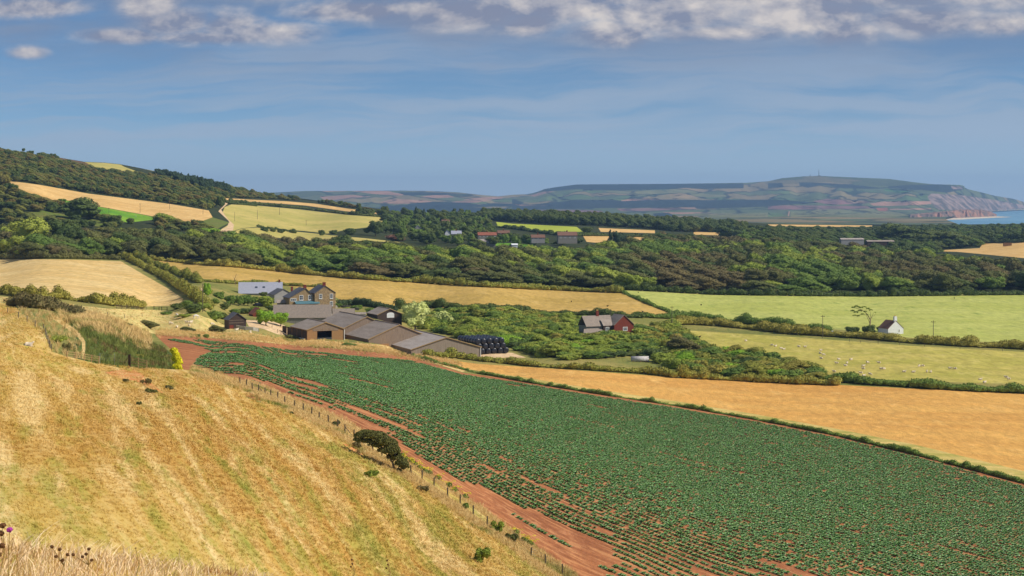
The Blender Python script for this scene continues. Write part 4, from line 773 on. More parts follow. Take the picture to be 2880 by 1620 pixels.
B = {
 'sheet_roof': simple_mat('sheet_roof', (160,147,136), (130,118,107), 0.5, stretch=(1, .25, 1)),
 'sheet_roof_pale': simple_mat('sheet_roof_pale', (176,166,158), (150,138,128), 0.5, stretch=(1, .25, 1)),
 'old_roof': simple_mat('old_roof', (126,116,108), (152,138,124), 1.4),
 'slate': simple_mat('slate', (164,166,178), (146,148,162), 1.2), 'dark_slate': simple_mat('dark_slate', (104,104,110), (84,84,90), 1.2),
 'boards': simple_mat('boards', (150,132,114), (112,96,82), 0.8, stretch=(6, 6, .5)), 'dark_boards': simple_mat('dark_boards', (84,70,62), (58,46,42), 0.8, stretch=(.6, .6, 7)),
 'boards_ribbed': simple_mat('boards_ribbed', (158,144,128), (126,112,98), 0.7, stretch=(5, 5, .3)),
 'brick_pale': simple_mat('brick_pale', (166,128,84), (136,104,72), 3), 'stone': simple_mat('stone', (176,150,112), (112,94,72), 2.2, contrast=.35),
 'brick': simple_mat('brick', (128,62,46), (100,46,38), 2.5), 'render_white': simple_mat('render_white', (226,226,224), (204,206,208), 0.8), 'render_grey': simple_mat('render_grey', (160,158,156), (140,138,136), 0.8),
 'white': simple_mat('white_paint', (236,236,232)), 'glass': simple_mat('window_glass', (38,46,58), (60,70,86), rough=0.12, spec=0.6), 'teal': simple_mat('teal_roof', (64,100,112), (92,128,136), 2, rough=.5),
 'tile_red': simple_mat('tile_red', (160,98,76), (118,74,62), .6), 'tile_brown': simple_mat('tile_brown', (130,96,78), (106,80,70), 1.5), 'pot': simple_mat('chimney_pot', (214,178,96)),
 'timber': simple_mat('timber', (176,148,104), (140,116,84), 4, stretch=(1, 1, 5)), 'fence_post': simple_mat('fence_post', (112,98,76), (78,68,54), 6), 'post': simple_mat('post_wood', (122,112,92), (90,80,66), 6), 'dark_post': simple_mat('dark_post', (70,54,42), (50,40,34), 6),
 'wire': simple_mat('wire', (150,150,146), rough=.4, metal=.8), 'steel': simple_mat('galvanised', (170,174,176), (140,146,150), rough=.45, metal=.6), 'door_red': simple_mat('door_red', (120,56,42)), 'inside': simple_mat('dark_inside', (26,22,20)),  # the near-black 'inside' colour paints the shade within doorways
 'plastic': simple_mat('black_plastic', (30,30,36), (44,44,52), 4, rough=0.32, spec=0.5), 'tank': simple_mat('tank', (206,204,206), (160,150,140), 1.5), 'fleece': simple_mat('fleece', (226,212,190), (204,186,158), 6), 'horse': simple_mat('horse_coat', (226,220,208), (196,188,176), 2),
 'crow': simple_mat('crow_black', (20,20,22)), 'straw_bale': simple_mat('straw_bale', (150,112,66), (112,80,48), 3), 'car_white': simple_mat('car_white', (226,230,234), rough=.3, spec=.5), 'tyre': simple_mat('tyre', (24,24,24)),
 'spire': simple_mat('spire_shingle', (190,176,184), (166,152,160), 2), 'concrete': simple_mat('concrete', (196,190,176), (160,154,140), 1.5), 'tower_stone': simple_mat('tower_stone', (150,146,136), (120,116,108), 2),
}
def boxes(lst):
    V = []; Q = []
    for x0, y0, z0, x1, y1, z1 in lst:
        k = len(V); V += [(x0,y0,z0),(x1,y0,z0),(x1,y1,z0),(x0,y1,z0),(x0,y0,z1),(x1,y0,z1),(x1,y1,z1),(x0,y1,z1)]
        Q += [(k,k+3,k+2,k+1),(k+4,k+5,k+6,k+7),(k,k+1,k+5,k+4),(k+1,k+2,k+6,k+5),(k+2,k+3,k+7,k+6),(k+3,k,k+4,k+7)]
    return np.array(V, float), np.array(Q)
def part(name, lst, mat, parent, loc=(0, 0, 0), label=None):
    V, Q = boxes(lst); o = link(bpy.data.objects.new(name, np_mesh(name, V, Q, [B[mat]])), parent); o.location = loc
    if label: o['label'] = label
    return o
def raw(name, V, Fs, mat, parent, smooth=False):
    return link(bpy.data.objects.new(name, np_mesh(name, V, Fs, [B[mat]], smooth=smooth)), parent)
def slab(A, n, th):
    """A: 4 corners; thickness th along -n"""
    A = np.array(A, float); n = np.array(n, float); Bt = A - n * th; V = np.vstack([A, Bt])
    return V, np.array([(0,1,2,3),(7,6,5,4),(0,4,5,1),(1,5,6,2),(2,6,7,3),(3,7,4,0)])
def gable(name, label, px, py, D, th, wpx, lpx, hw, rise, wall, roof, cat='building', W_=None, L_=None, drop=3.0, over=0.35, split=0.5, holes=(), ax='y', front=None):
    """local x runs along the gable, y back along the ridge (ax='y'); px,py = left front eaves corner"""
    s = D / F; th = R(th); W_ = W_ or wpx * s / math.cos(th); L_ = L_ or lpx * s / math.sin(th)
    p = pos(px, py, D); root = empty(name, (p[0], p[1], p[2] - hw), th); tag(root, label, cat)
    if ax == 'x': W_, L_ = L_, W_        # W_ = depth, L_ = length along local x
    def T(P):                             # building frame (w,l,z) -> local
        P = np.array(P, float)
        return P if ax == 'y' else np.stack([P[:, 1], P[:, 0], P[:, 2]], 1)
    xm = W_ * split; w = W_; l = L_
    # walls: the front gable is cut round its openings
    V = []; Fs = []
    def q(*pts):
        k = len(V); V.extend(pts); Fs.append(tuple(range(k, k + len(pts))))
    def gab(y, hs):
        xs = sorted(hs, key=lambda h: h[0]); x = 0
        for (a, b_, z0, z1) in xs:
            q((x,y,-drop),(a,y,-drop),(a,y,hw),(x,y,hw)); q((a,y,z1),(b_,y,z1),(b_,y,hw),(a,y,hw))
            if z0 > -drop: q((a,y,-drop),(b_,y,-drop),(b_,y,z0),(a,y,z0))
            x = b_
        q((x,y,-drop),(w,y,-drop),(w,y,hw),(x,y,hw)); k = len(V); V.extend([(0,y,hw),(w,y,hw),(xm,y,hw+rise)]); Fs.append((k, k+1, k+2))
    t_ = 0.3
    gab(0, holes); gab(t_, holes)
    for (a, b_, z0, z1) in holes: q((a,0,z0),(a,t_,z0),(a,t_,z1),(a,0,z1)); q((b_,0,z0),(b_,t_,z0),(b_,t_,z1),(b_,0,z1)); q((a,0,z1),(b_,0,z1),(b_,t_,z1),(a,t_,z1))
    gab(l, ()); q((0,0,-drop),(0,l,-drop),(0,l,hw),(0,0,hw)); q((w,0,-drop),(w,l,-drop),(w,l,hw),(w,0,hw))
    V = T(V); k4 = np.array([f for f in Fs if len(f) == 4]); k3 = np.array([f for f in Fs if len(f) == 3])
    raw('wall', V, [k4, k3], wall, root)
    # roof: two slopes with eaves
    V = []; Q = []
    for xa, za, xb, zb in ((0, hw, xm, hw + rise), (w, hw, xm, hw + rise)):
        d = np.array([xb - xa, zb - za], float); d /= np.linalg.norm(d); n = np.array([-d[1], 0, d[0]]); n *= np.sign(n[2]); xo = xa - d[0] * over; zo = za - d[1] * over
        up_ = n * 0.16
        A = [np.array(c) + up_ for c in ((xo, -over, zo), (xo, l + over, zo), (xb, l + over, zb), (xb, -over, zb))]
        v_, q_ = slab(A, n, 0.13); k = len(V) * 8; V.append(v_); Q.append(q_ + k)
    r_ = raw('roof', T(np.vstack(V)), np.vstack(Q), roof, root)
    if cat == 'barn' and ax == 'y':       # lichened barge boards and a ridge capping
        V = []; Q = []
        for xa, xb in ((-over, xm), (w + over, xm)):
            za = hw - (rise / xm if xa < 0 else rise / (w - xm)) * over; zb = hw + rise; k = len(V)
            V += [(xa, -over - .03, za - .12), (xb, -over - .03, zb - .12), (xb, -over - .03, zb + .2), (xa, -over - .03, za + .2)]; Q.append((k, k + 1, k + 2, k + 3))
        raw('barge_board', np.array(V, float), np.array(Q), 'timber', root); part('ridge_cap', [(xm - .22, -over, hw + rise + .12, xm + .22, l + over, hw + rise + .30)], 'boards', root)
    return root, W_, L_
def window(root, x, y, z, w, h, face='y', frame='white', glass='glass', bars=1, name='window', sill=False):
    """on the plane local y=y (face='y') or x=x (face='x')"""
    t_ = 0.16; e_ = [(x - w/2, -.05, z, x - w/2 + t_, .05, z + h), (x + w/2 - t_, -.05, z, x + w/2, .05, z + h), (x - w/2 + t_, -.05, z, x + w/2 - t_, .05, z + t_), (x - w/2 + t_, -.05, z + h - t_, x + w/2 - t_, .05, z + h)]
    for i in range(bars): xx = x - w/2 + w * (i + 1) / (bars + 1); e_.append((xx - .03, -.04, z + t_, xx + .03, .04, z + h - t_))
    e_.append((x - w/2 + t_, -.035, z + h/2 - .03, x + w/2 - t_, .035, z + h/2 + .03))
    if sill: e_.append((x - w/2 - .1, -.14, z - .1, x + w/2 + .1, .02, z - .005))
    fr = part(name, e_, frame, root); pn = part('pane', [(x - w/2 + t_, -.02, z + t_, x + w/2 - t_, .0, z + h - t_)], glass, fr)
    if face == 'y': fr.location = (0, y - .06, 0)
    else: fr.rotation_euler = (0, 0, R(-90)); fr.location = (y - .06, 0, 0)     # window runs along +y seen from -x: x is measured backwards
    return fr
def chimney(root, x, y, z0, h, w=0.9, mat='brick', pots=2):
    c_ = part('chimney', [(x - w/2, y - .35, z0, x + w/2, y + .35, z0 + h), (x - w/2 - .08, y - .43, z0 + h + .003, x + w/2 + .08, y + .43, z0 + h + .15)], mat, root)
    for i in range(pots):
        xx = x + (i - (pots - 1) / 2) * .45; v_, q_ = tube([(xx, y, z0 + h + .15), (xx, y, z0 + h + .75)], [.15, .11], 8); raw('chimney_pot', v_, q_, 'pot', c_)
    return c_
# ---------------------------------------------------------------- the four long barns
A_, w_, l_ = gable('open_barn', 'grey-roofed barn with black open doorway and pale brick piers, nearest the timber shed', 864, 928, 597, 26, 98, 65, 3.9, 2.6, 'brick_pale', 'sheet_roof', 'barn', holes=[(3.9, 9.7, -3, 3.3)])
part('gable_boards', [(2.2, -.08, 3.35, 12.2, -.01, 3.86)], 'boards', A_); v_ = np.array([(.1, -.03, 3.93), (w_ - .1, -.03, 3.93), (w_ / 2, -.03, 6.3)]); raw('gable_boards', v_, np.array([(0, 1, 2)]), 'boards', A_)
part('side_wall', [(-.12, 6 * i + .4, -.5, -.02, 6 * i + 5.6, 3.5) for i in range(5)], 'dark_boards', A_)
part('feed_sill', [(-.5, 2 + 4.2 * i, .2, -.15, 5 + 4.2 * i, .5) for i in range(4)], 'render_white', A_)
part('gate', [(3.9, -.4, -.4 + .35 * i, 9.6, -.34, -.32 + .35 * i) for i in range(4)], 'steel', A_)
part('down_pipe', [(w_ + .05, -.3, -3, w_ + .2, -.15, 3.7)], 'white', A_)
Bb, w_, l_ = gable('second_barn', 'grey-roofed barn rising directly behind the open barn', 965, 924, 612, 26, 128, 57, 4.0, 4.2, 'boards', 'sheet_roof', 'barn', L_=30); part('side_door_shade', [(13.5, -.1, 1.6, 16.5, -.02, 2.6)], 'inside', Bb)  # near-black panel on the closed gable, painting the shade of an open door
part('concrete_base', [(.1, -.12, -3, 14, -.03, 1.5)], 'concrete', Bb)
Cc, w_, l_ = gable('third_barn', 'brown-roofed barn between the open barn and the largest barn', 1037, 954, 590, 26, 166, 51, 3.6, 4.9, 'boards', 'sheet_roof', 'barn', L_=30)
part('concrete_base', [(.1, -.12, -3, 8, -.03, 1.7)], 'brick_pale', Cc)
Dd, w_, l_ = gable('largest_barn', 'largest and nearest barn, with wide pale roof and ribbed grey gable wall', 1157, 983, 574, 22, 194, 100, 2.6, 3.9, 'boards_ribbed', 'sheet_roof_pale', 'barn', L_=36)
part('down_pipe', [(w_ - .25, -.3, -3, w_ - .1, -.15, 2.5)], 'white', Dd); part('lichen_strip', [], 'brick_pale', Dd) if 0 else None
E_, w_, l_ = gable('tall_dark_barn', 'small dark barn with an arched white loft door beside the silvery willow', 1062, 885, 690, 26, 66, 37, 5.0, 2.4, 'dark_boards', 'sheet_roof', 'barn', drop=5)
dv, dq = [], []
n_ = 10; cx_ = w_ * .53; V = [(cx_ - 1.7, -.08, 3.5)] + [(cx_ - 1.7 * math.cos(math.pi * i / n_), -.08, 5.0 + .8 * math.sin(math.pi * i / n_)) for i in range(n_ + 1)] + [(cx_ + 1.7, -.08, 3.5)]
raw('loft_door', np.array(V), np.array([tuple(range(len(V)))]), 'render_white', E_)
# ---------------------------------------------------------------- the farmhouse group
H1, w_, l_ = gable('slate_house', 'long low house with pale slate roof and skylights behind the orchard', 672, 825, 770, 8, 96, 60, 3.2, 5.0, 'render_grey', 'slate', 'house', W_=20.5, L_=9.5, ax='x', drop=5)
for i, xx in enumerate((8.2, 11.8)):
    fr = link(bpy.data.objects.new('skylight', np_mesh('skylight', *boxes([(-.6, -.45, 0, .6, .45, .1)]), [B['glass']])), H1); fr.location = (xx, 2.4, 5.95); fr.rotation_euler = (math.atan2(5.0, 4.75), 0, 0)
chimney(H1, 19.2, 4.75, 7.9, 1.4, mat='brick', pots=1)
K1, w_, l_ = gable('grey_annexe', 'small grey gabled annexe with dark roof right of the slate house', 772, 829, 735, 26, 48, 22, 3.0, 2.4, 'render_grey', 'dark_slate', 'house', L_=9, drop=4)
chimney(K1, w_ + .6, 3, 1.0, 5.2, mat='brick', pots=0)
FH, w_, l_ = gable('farmhouse', 'two-storey stone farmhouse with white windows and teal veranda roof', 814, 838, 700, 22, 66, 40, 4.2, 4.0, 'stone', 'dark_slate', 'house', split=.66, L_=11, drop=4)
w1 = w_
for i, xx in enumerate((.48, .84)): window(FH, w_ * xx, 0, 3.1, 1.7, 2.2, sill=True)
window(FH, w_ * .16, 0, 2.7, 2.6, 1.3, bars=2)
chimney(FH, w_ * .66, 1.5, 7.4, 2.2, 1.3)
V = np.array([(2.2, -.1, 2.7), (w1 + 2, -.1, 2.7), (w1 + 2, -3.0, 1.7), (2.2, -3.0, 1.7), (2.2, -.1, 2.6), (w1 + 2, -.1, 2.6), (w1 + 2, -3.0, 1.6), (2.2, -3.0, 1.6)])
raw('veranda_roof', V, np.array([(0,1,2,3),(7,6,5,4),(3,2,6,7),(0,3,7,4),(1,5,6,2)]), 'teal', FH); part('veranda_post', [(2.3 + 2.2 * i, -3.1, -3.5, 2.42 + 2.2 * i, -2.98, 1.2) for i in range(5)], 'white', FH)
# its taller right wing
p0 = FH.matrix_basis
def child_gable(root, ox, oy, W2, L2, hw, rise, wall, roof, oz=0, drop=4, over=.3):
    V = [(ox,oy,oz-drop),(ox+W2,oy,oz-drop),(ox+W2,oy,oz+hw),(ox,oy,oz+hw),(ox+W2/2,oy,oz+hw+rise),(ox,oy+L2,oz-drop),(ox+W2,oy+L2,oz-drop),(ox+W2,oy+L2,oz+hw),(ox,oy+L2,oz+hw),(ox+W2/2,oy+L2,oz+hw+rise)]
    raw('wing_wall', np.array(V, float), [np.array([(0,1,2,3),(1,6,7,2),(6,5,8,7),(5,0,3,8)]), np.array([(3,2,4),(7,8,9)])], wall, root)
    Vs = []; Qs = []
    for xa, sg in ((ox, 1), (ox + W2, -1)):
        d = np.array([sg * W2 / 2, rise]); d /= np.linalg.norm(d); n = np.array([-d[1], 0, d[0]]); n *= np.sign(n[2]); xo = xa - d[0] * over; zo = oz + hw - d[1] * over; xb = ox + W2 / 2; zb = oz + hw + rise
        A = [np.array(c) + n * .16 for c in ((xo, oy-over, zo), (xo, oy+L2+over, zo), (xb, oy+L2+over, zb), (xb, oy-over, zb))]; v_, q_ = slab(A, n, .13); Qs.append(q_ + 8 * len(Vs)); Vs.append(v_)
    raw('wing_roof', np.vstack(Vs), np.vstack(Qs), roof, root)
child_gable(FH, w1 + .02, -1.2, 9.4, 11, 6.1, 3.1, 'stone', 'dark_slate')
for xx, zz in ((.28, 3.6), (.80, 3.6), (.80, .3)):
    fr = window(FH, w1 + 9.4 * xx, -1.2, zz, 1.4, 2.1, sill=True)
chimney(FH, w1 + 4.7, .6, 8.7, 1.9, 1.3)
LB, w_, l_ = gable('long_stone_barn', 'long old barn with dark lichened roof in front of the farmhouse', 768, 893, 660, 2, 150, 60, 2.2, 4.9, 'tower_stone', 'old_roof', 'barn', W_=23.5, L_=9.5, ax='x', drop=3)
S2, w_, l_ = gable('stone_outbuilding', 'lower stone-roofed outbuilding right of the long old barn', 930, 893, 668, 4, 60, 50, 1.6, 3.4, 'tower_stone', 'old_roof', 'barn', W_=9.6, L_=7, ax='x', drop=3)
SH, w_, l_ = gable('white_lean_to', 'little white-walled shed left of the tall dark barn', 995, 884, 688, 6, 30, 20, 1.6, .6, 'render_white', 'sheet_roof', 'shed', W_=5.0, L_=4, ax='x')
SM, w_, l_ = gable('stone_shed', 'small grey-roofed stone shed left of the farmhouse wall', 780, 852, 705, 10, 20, 10, 2.2, 1.2, 'tower_stone', 'sheet_roof', 'shed', W_=3.4, L_=4, ax='x')
RO, w_, l_ = gable('brick_outhouse', 'little brick outhouse with orange tiled roof behind the bright green trees', 712, 884, 655, 26, 34, 20, 3.2, 2.4, 'brick', 'tile_red', 'shed', L_=6, drop=3); part('door', [(2.0, -.1, -1.5, 3.6, -.02, 1.8)], 'inside', RO)  # the door is a panel with the shade of the inside put into its colour
TS, w_, l_ = gable('timber_shed', 'dark weathered timber shed with red door above the sheep', 643, 900, 590, 24, 46, 22, 3.0, 2.4, 'dark_boards', 'dark_slate', 'shed', L_=6.5, drop=2.5)
part('door', [(.3, -.12, -2.2, 1.8, -.02, 1.1)], 'door_red', TS); part('white_board', [(.2, -.1, 1.75, 5.6, -.03, 1.95), (.2, -.1, 2.75, 5.6, -.03, 2.9)], 'boards', TS)
# low ruined wall by the shed
def wall_thing(name, label, path, h, wdt, mat, cat='wall'):
    V = []; Q = []
    for px, py in path: p = G(px, py); V += [(p.x, p.y, p.z - .5), (p.x, p.y, p.z + h), (p.x + .02, p.y + wdt, p.z + h), (p.x + .02, p.y + wdt, p.z - .5)]
    for i in range(len(path) - 1):
        a = 4 * i; b_ = a + 4; Q += [(a, b_, b_ + 1, a + 1), (a + 1, b_ + 1, b_ + 2, a + 2), (a + 2, b_ + 2, b_ + 3, a + 3)]
    o = link(bpy.data.objects.new(name, np_mesh(name, np.array(V), np.array(Q), [B[mat]]))); return tag(o, label, cat)
wall_thing('stone_wall', 'low whitewashed stone wall from the timber shed to the yard fence', [(664,924),(690,928),(712,930),(728,933)], 1.2, .5, 'concrete')
wall_thing('garden_wall', 'grey garden wall behind the yard right of the farmhouse', [(935,866),(960,864),(990,868),(1010,872)], 1.0, .4, 'tower_stone')
# ---------------------------------------------------------------- brick house and white cottage
BH, w_, l_ = gable('brick_house', 'dark red brick house with grey roofs alone in the scrub', 1728, 914, 672, 26, 56, 29, 3.6, 4.0, 'brick', 'sheet_roof', 'house', L_=8, drop=3)
window(BH, w_ * .56, 0, 1.0, 2.2, 1.6, bars=3)
child = [(-11.8, 2.8, -3, -.03, 9.5, 3.4)]; part('main_wall', child, 'tower_stone', BH)
V = np.array([(-12.2, 2.3, 3.2), (0.6, 2.3, 3.2), (1.5, 6.2, 7.4), (-12.2, 6.2, 7.4), (-12.2, 10, 3.2), (0.6, 10, 3.2)], float); V2 = V - np.array([0, 0, .14])
raw('main_roof', np.vstack([V, V2]), np.array([(0,1,2,3),(3,2,5,4),(0,6,7,1),(6,9,8,7),(9,10,11,8),(0,3,9,6),(3,4,10,9)]), 'old_roof', BH)
raw('porch_roof', np.array([(-4.6, 1.2, 3.3), (.1, 1.2, 3.3), (.1, 3.9, 5.9), (-4.6, 3.9, 5.9)], float), np.array([(0,1,2,3)]), 'sheet_roof', BH)
part('porch_wall', [(-4.4, 1.4, -3, -.1, 2.7, 3.25)], 'dark_boards', BH); window(BH, -2.6, 1.4, 1.0, 1.6, 1.7, bars=1)
raw('lean_to_roof', np.array([(-15.5, -1.2, .2), (-4.8, -1.2, .2), (-4.8, 2.75, 2.2), (-13, 2.75, 2.2)], float), np.array([(0,1,2,3)]), 'old_roof', BH); part('lean_to_wall', [(-13.8, -1.0, -3, -5, 2.7, .1)], 'tower_stone', BH)
chimney(BH, -4.8, 6.2, 6.6, 2.6, 1.2, pots=2)
WC, w_, l_ = gable('white_cottage', 'small whitewashed cottage with brown roof and white chimney by the pasture hedge', 2498, 925, 700, 24, 48, 17, 3.8, 3.4, 'render_white', 'tile_brown', 'house', drop=3, over=.12, L_=7)
part('chimney', [(w_/2 - .7, .02, 6.3, w_/2 + .7, .9, 9.0)], 'render_white', WC); chimney(WC, w_/2, .45, 8.95, .1, .9, 'render_white', 2)
window(WC, w_ * .72, 0, 2.2, .9, 1.3)
raw('lean_to_roof', np.array([(-.05, .6, 1.2), (-.05, 6.2, 1.2), (-4.4, 6.2, -.4), (-4.4, .6, -.4)], float), np.array([(0,1,2,3)]), 'slate', WC); part('lean_to_wall', [(-4.2, .8, -3, -.05, 6.0, -.45)], 'render_white', WC)
raw('porch_roof', np.array([(w_ + .03, 1, .9), (w_ + 2.8, 1, -.1), (w_ + 2.8, 4.5, -.1), (w_ + .03, 4.5, .9)], float), np.array([(0,1,2,3)]), 'tile_red', WC); part('porch_wall', [(w_ + .03, 1.2, -3, w_ + 2.4, 4.3, -.15)], 'render_white', WC)
# ---------------------------------------------------------------- village and distant buildings
def vhouse(px, py, D, wpx, hpx, rpx, wall, roof, label, th=6, ax='x', wins=4, chim=1, Lm=8):
    s = D / F
    hpx *= .72; rpx *= .9; r_, a, b_ = gable('village_house', label, px, py - hpx, D, th, wpx, 10, hpx * s, rpx * s, wall, roof, 'house', W_=wpx * s, L_=Lm, ax=ax, drop=4)
    n = max(0, wins); hw = hpx * s
    for i in range(n):
        for z in ((.12, .58) if hw > 4.5 else (.3,)):
            window(r_, wpx * s * (i + .5) / n, 0, hw * z, 1.2, min(1.6, hw * .3), bars=0)
    if chim: chimney(r_, wpx * s * .5, Lm / 2, hw + rpx * s * .8, 1.8, 1.0, 'brick', 1)
    return r_
vhouse(1570, 673, 1470, 54, 15, 11, 'tower_stone', 'tile_brown', 'big stone village house with hipped brown roof below the lime field', Lm=10)
vhouse(1495, 672, 1480, 38, 5, 9, 'render_grey', 'tile_brown', 'brown-roofed bungalow left of the big stone village house', wins=3)
vhouse(1345, 668, 1500, 52, 9, 9, 'tower_stone', 'tile_red', 'long brick village house with patchy red roof', wins=5)
vhouse(1342, 684, 1440, 52, 6, 7, 'tower_stone', 'sheet_roof_pale', 'long low white-posted building with pale roof in the village', wins=6, chim=0)
vhouse(1270, 664, 1500, 28, 8, 10, 'render_grey', 'slate', 'village house with bright slate roof left of the red-roofed one')
vhouse(1252, 660, 1520, 14, 6, 9, 'render_white', 'slate', 'narrow white gabled house at the left of the village', ax='y', wins=1, chim=0, Lm=8)
vhouse(1168, 645, 1700, 16, 5, 8, 'render_grey', 'slate', 'grey gable roof peeping out of the trees left of the village', ax='y', wins=0, chim=0)
vhouse(1243, 628, 1900, 22, 5, 7, 'tower_stone', 'tile_brown', 'brown roof half hidden by trees above the village', wins=0)
vhouse(1285, 603, 2300, 9, 5, 5, 'render_white', 'tile_red', 'tiny white house on the skyline behind the village', ax='y', wins=0)
vhouse(1400, 660, 1600, 34, 6, 8, 'brick', 'tile_brown', 'dark tiled roof between the red-roofed house and the bungalow', wins=2)
vhouse(1440, 692, 1420, 16, 4, 4, 'render_white', 'render_white', 'little white shed at the edge of the village green', wins=0, chim=0)
vhouse(2366, 678, 1780, 66, 6, 4, 'render_grey', 'sheet_roof_pale', 'long white low farm shed among the right-hand trees', wins=0, chim=0)
r_ = vhouse(2440, 686, 1700, 78, 9, 4, 'dark_boards', 'sheet_roof', 'dark open-fronted farm shed among the right-hand trees', wins=0, chim=0); part('opening_shade', [(21.5, -.1, -2, 26.5, -.03, 2.6)], 'inside', r_)  # shade of the open front painted as a dark panel on the solid wall
vhouse(1916, 652, 2150, 7, 4, 2, 'render_white', 'render_white', 'tiny white hut at the end of the straw patch behind the wood', wins=0, chim=0, Lm=3)
# church spire
D_ = 1480; s = D_ / F; p = pos(382, 632, D_); ch = empty('church', p); tag(ch, 'church with pale pointed spire rising from trees at the left', 'church')
part('tower', [(-2.2, -2.2, -8, 2.2, 2.2, 1.6)], 'tower_stone', ch)
V = []; n = 8
for rr, z in ((2.5, 1.6), (1.7, 2.8), (.08, 8.6)): V += [(rr * math.cos(2 * math.pi * (i + .5) / n), rr * math.sin(2 * math.pi * (i + .5) / n), z) for i in range(n)]
raw('spire', np.array(V), np.array([(j * n + i, j * n + (i + 1) % n, (j + 1) * n + (i + 1) % n, (j + 1) * n + i) for j in range(2) for i in range(n)]), 'spire', ch)
# radio mast and monument on the far hill
p = pos(2303, 494.5, COAST(2303, 494.5)); ms = empty('radio_mast', p); tag(ms, 'tall thin radio mast on top of the far hill', 'mast'); v_, q_ = tube([(0, 0, -5), (0, 0, 40), (0, 0, 60)], [4.2, 3.4, 1.4], 6); raw('lattice_pole', v_, q_, 'steel', ms); part('hut', [(-8, -4, -3, 10, 4, 3.5)], 'tower_stone', ms)
p = pos(2279, 494.8, COAST(2279, 494.8)); o = link(bpy.data.objects.new('monument', np_mesh('monument', *tube([(0, 0, -4), (0, 0, 6), (0, 0, 14)], [6, 3, .6], 6), [B['dark_post']]))); o.location = p; tag(o, 'small pointed monument left of the radio mast on the far hill', 'monument')
# ---------------------------------------------------------------- silage bales
def bale_mesh():
    V = []; n = 16; prof = ((0, -1.12), (.7, -1.15), (1.02, -1.05), (1.14, -.8), (1.18, 0), (1.14, .8), (1.02, 1.05), (.7, 1.15), (0, 1.12))
    for r_, y in prof: V += [(max(r_, .001) * math.cos(2 * math.pi * i / n), y, max(r_, .001) * math.sin(2 * math.pi * i / n)) for i in range(n)]
    return np_mesh('bale', np.array(V), np.array([(j * n + i, (j + 1) * n + i, (j + 1) * n + (i + 1) % n, j * n + (i + 1) % n) for j in range(len(prof) - 1) for i in range(n)]), [B['plastic']], smooth=True)
bm_ = bale_mesh(); th = R(26); g_ = Vector((math.cos(th), math.sin(th), 0)); l__ = Vector((-math.sin(th), math.cos(th), 0)); p0 = Vector(pos(1421, 992, 600)); p0.z += 0.1
rs = np.random.RandomState(3)
for lay in range(3):
    for c_ in range(6 if lay == 0 else 5):
        for d_ in range(7):
            if lay < 2 and d_ > 0 and c_ > (0 if lay == 0 else 0): continue
            p = p0 - g_ * (c_ * 2.45 + (1.22 * lay if lay < 2 else 1.9)) + l__ * (d_ * 2.4 + rs.uniform(-.1, .1)) + Vector((0, 0, 0.9 + lay * 1.85))
            o = link(bpy.data.objects.new('silage_bale', bm_)); o.location = p; o.rotation_euler = (0, rs.uniform(0, 6), th + rs.uniform(-.05, .05)); sc_ = rs.uniform(.97, 1.04); o.scale = (sc_, 1, sc_)
            ly = ('bottom', 'middle', 'top')[lay]; dp = 'nearest the camera' if d_ == 0 else '%s behind the front' % ORD[d_ - 1]
            tag(o, 'black wrapped bale, %s layer, %s row from the right, %s' % (ly, ORD[c_], dp), 'silage bale', 'black wrapped bales')
# straw bale stack far right, tank, car
p = G(2833, 692); s = p.y / F; o = empty('straw_bale_stack', p); tag(o, 'small square stack of brown straw bales on the far right straw field', 'bale stack'); part('bale', [(-4.2 + 2.2 * i, -1.2, 1.25 * j - .2, -2.1 + 2.2 * i, 1.2, 1.25 * j + 1.0) for i in range(4) for j in range(3)], 'straw_bale', o)
p = G(1800, 1018); o = empty('water_tank', p); tag(o, 'rusty white cylindrical tank lying in the scrub below the brick house', 'tank'); v_, q_ = tube([(-3.2, 0, 1.0), (-3.15, 0, 1.0), (3.15, .6, 1.0), (3.2, .6, 1.0)], [.3, 1.05, 1.05, .3], 16); raw('drum', v_, q_, 'tank', o, True); part('cradle', [(-2.6, -.8, -.4, -2.2, 1.0, .3), (0, -.7, -.4, .4, 1.1, .3), (2.2, -.5, -.4, 2.6, 1.2, .3)], 'brick_pale', o)
def car(label, px, py, th, mat):
    p = G(px, py, .0); o = empty('parked_car', p, th); tag(o, label, 'car')
    prof = [(-2.1, .35), (-2.15, .8), (-1.9, 1.0), (-1.5, 1.05), (-1.0, 1.55), (.5, 1.58), (1.1, 1.05), (1.9, .92), (2.15, .7), (2.1, .35)]
    V = [(x, y, z) for y in (-.85, .85) for x, z in prof]; n = len(prof); me = np_mesh('body', np.array(V), [np.array([(i, (i + 1) % n, n + (i + 1) % n, n + i) for i in range(n)]), np.array([tuple(range(n))[::-1], tuple(range(n, 2 * n))])], [B[mat]]); link(bpy.data.objects.new('body', me), o)
    part('windscreen', [(-1.25, -.87, 1.1, .75, -.855, 1.45), (-1.25, .855, 1.1, .75, .87, 1.45)], 'glass', o)
    for x in (-1.35, 1.35):
        for y in (-.86, .86): v_, q_ = tube([(x, y - .1, .32), (x, y + .1, .32)], .32, 10); raw('wheel', v_, q_, 'tyre', o)
car('white car parked behind the hedge left of the white cottage', 2341, 941, .2, 'car_white'); car('dark car parked in the farm garden right of the orchard trees', 726, 862, .6, 'tyre')
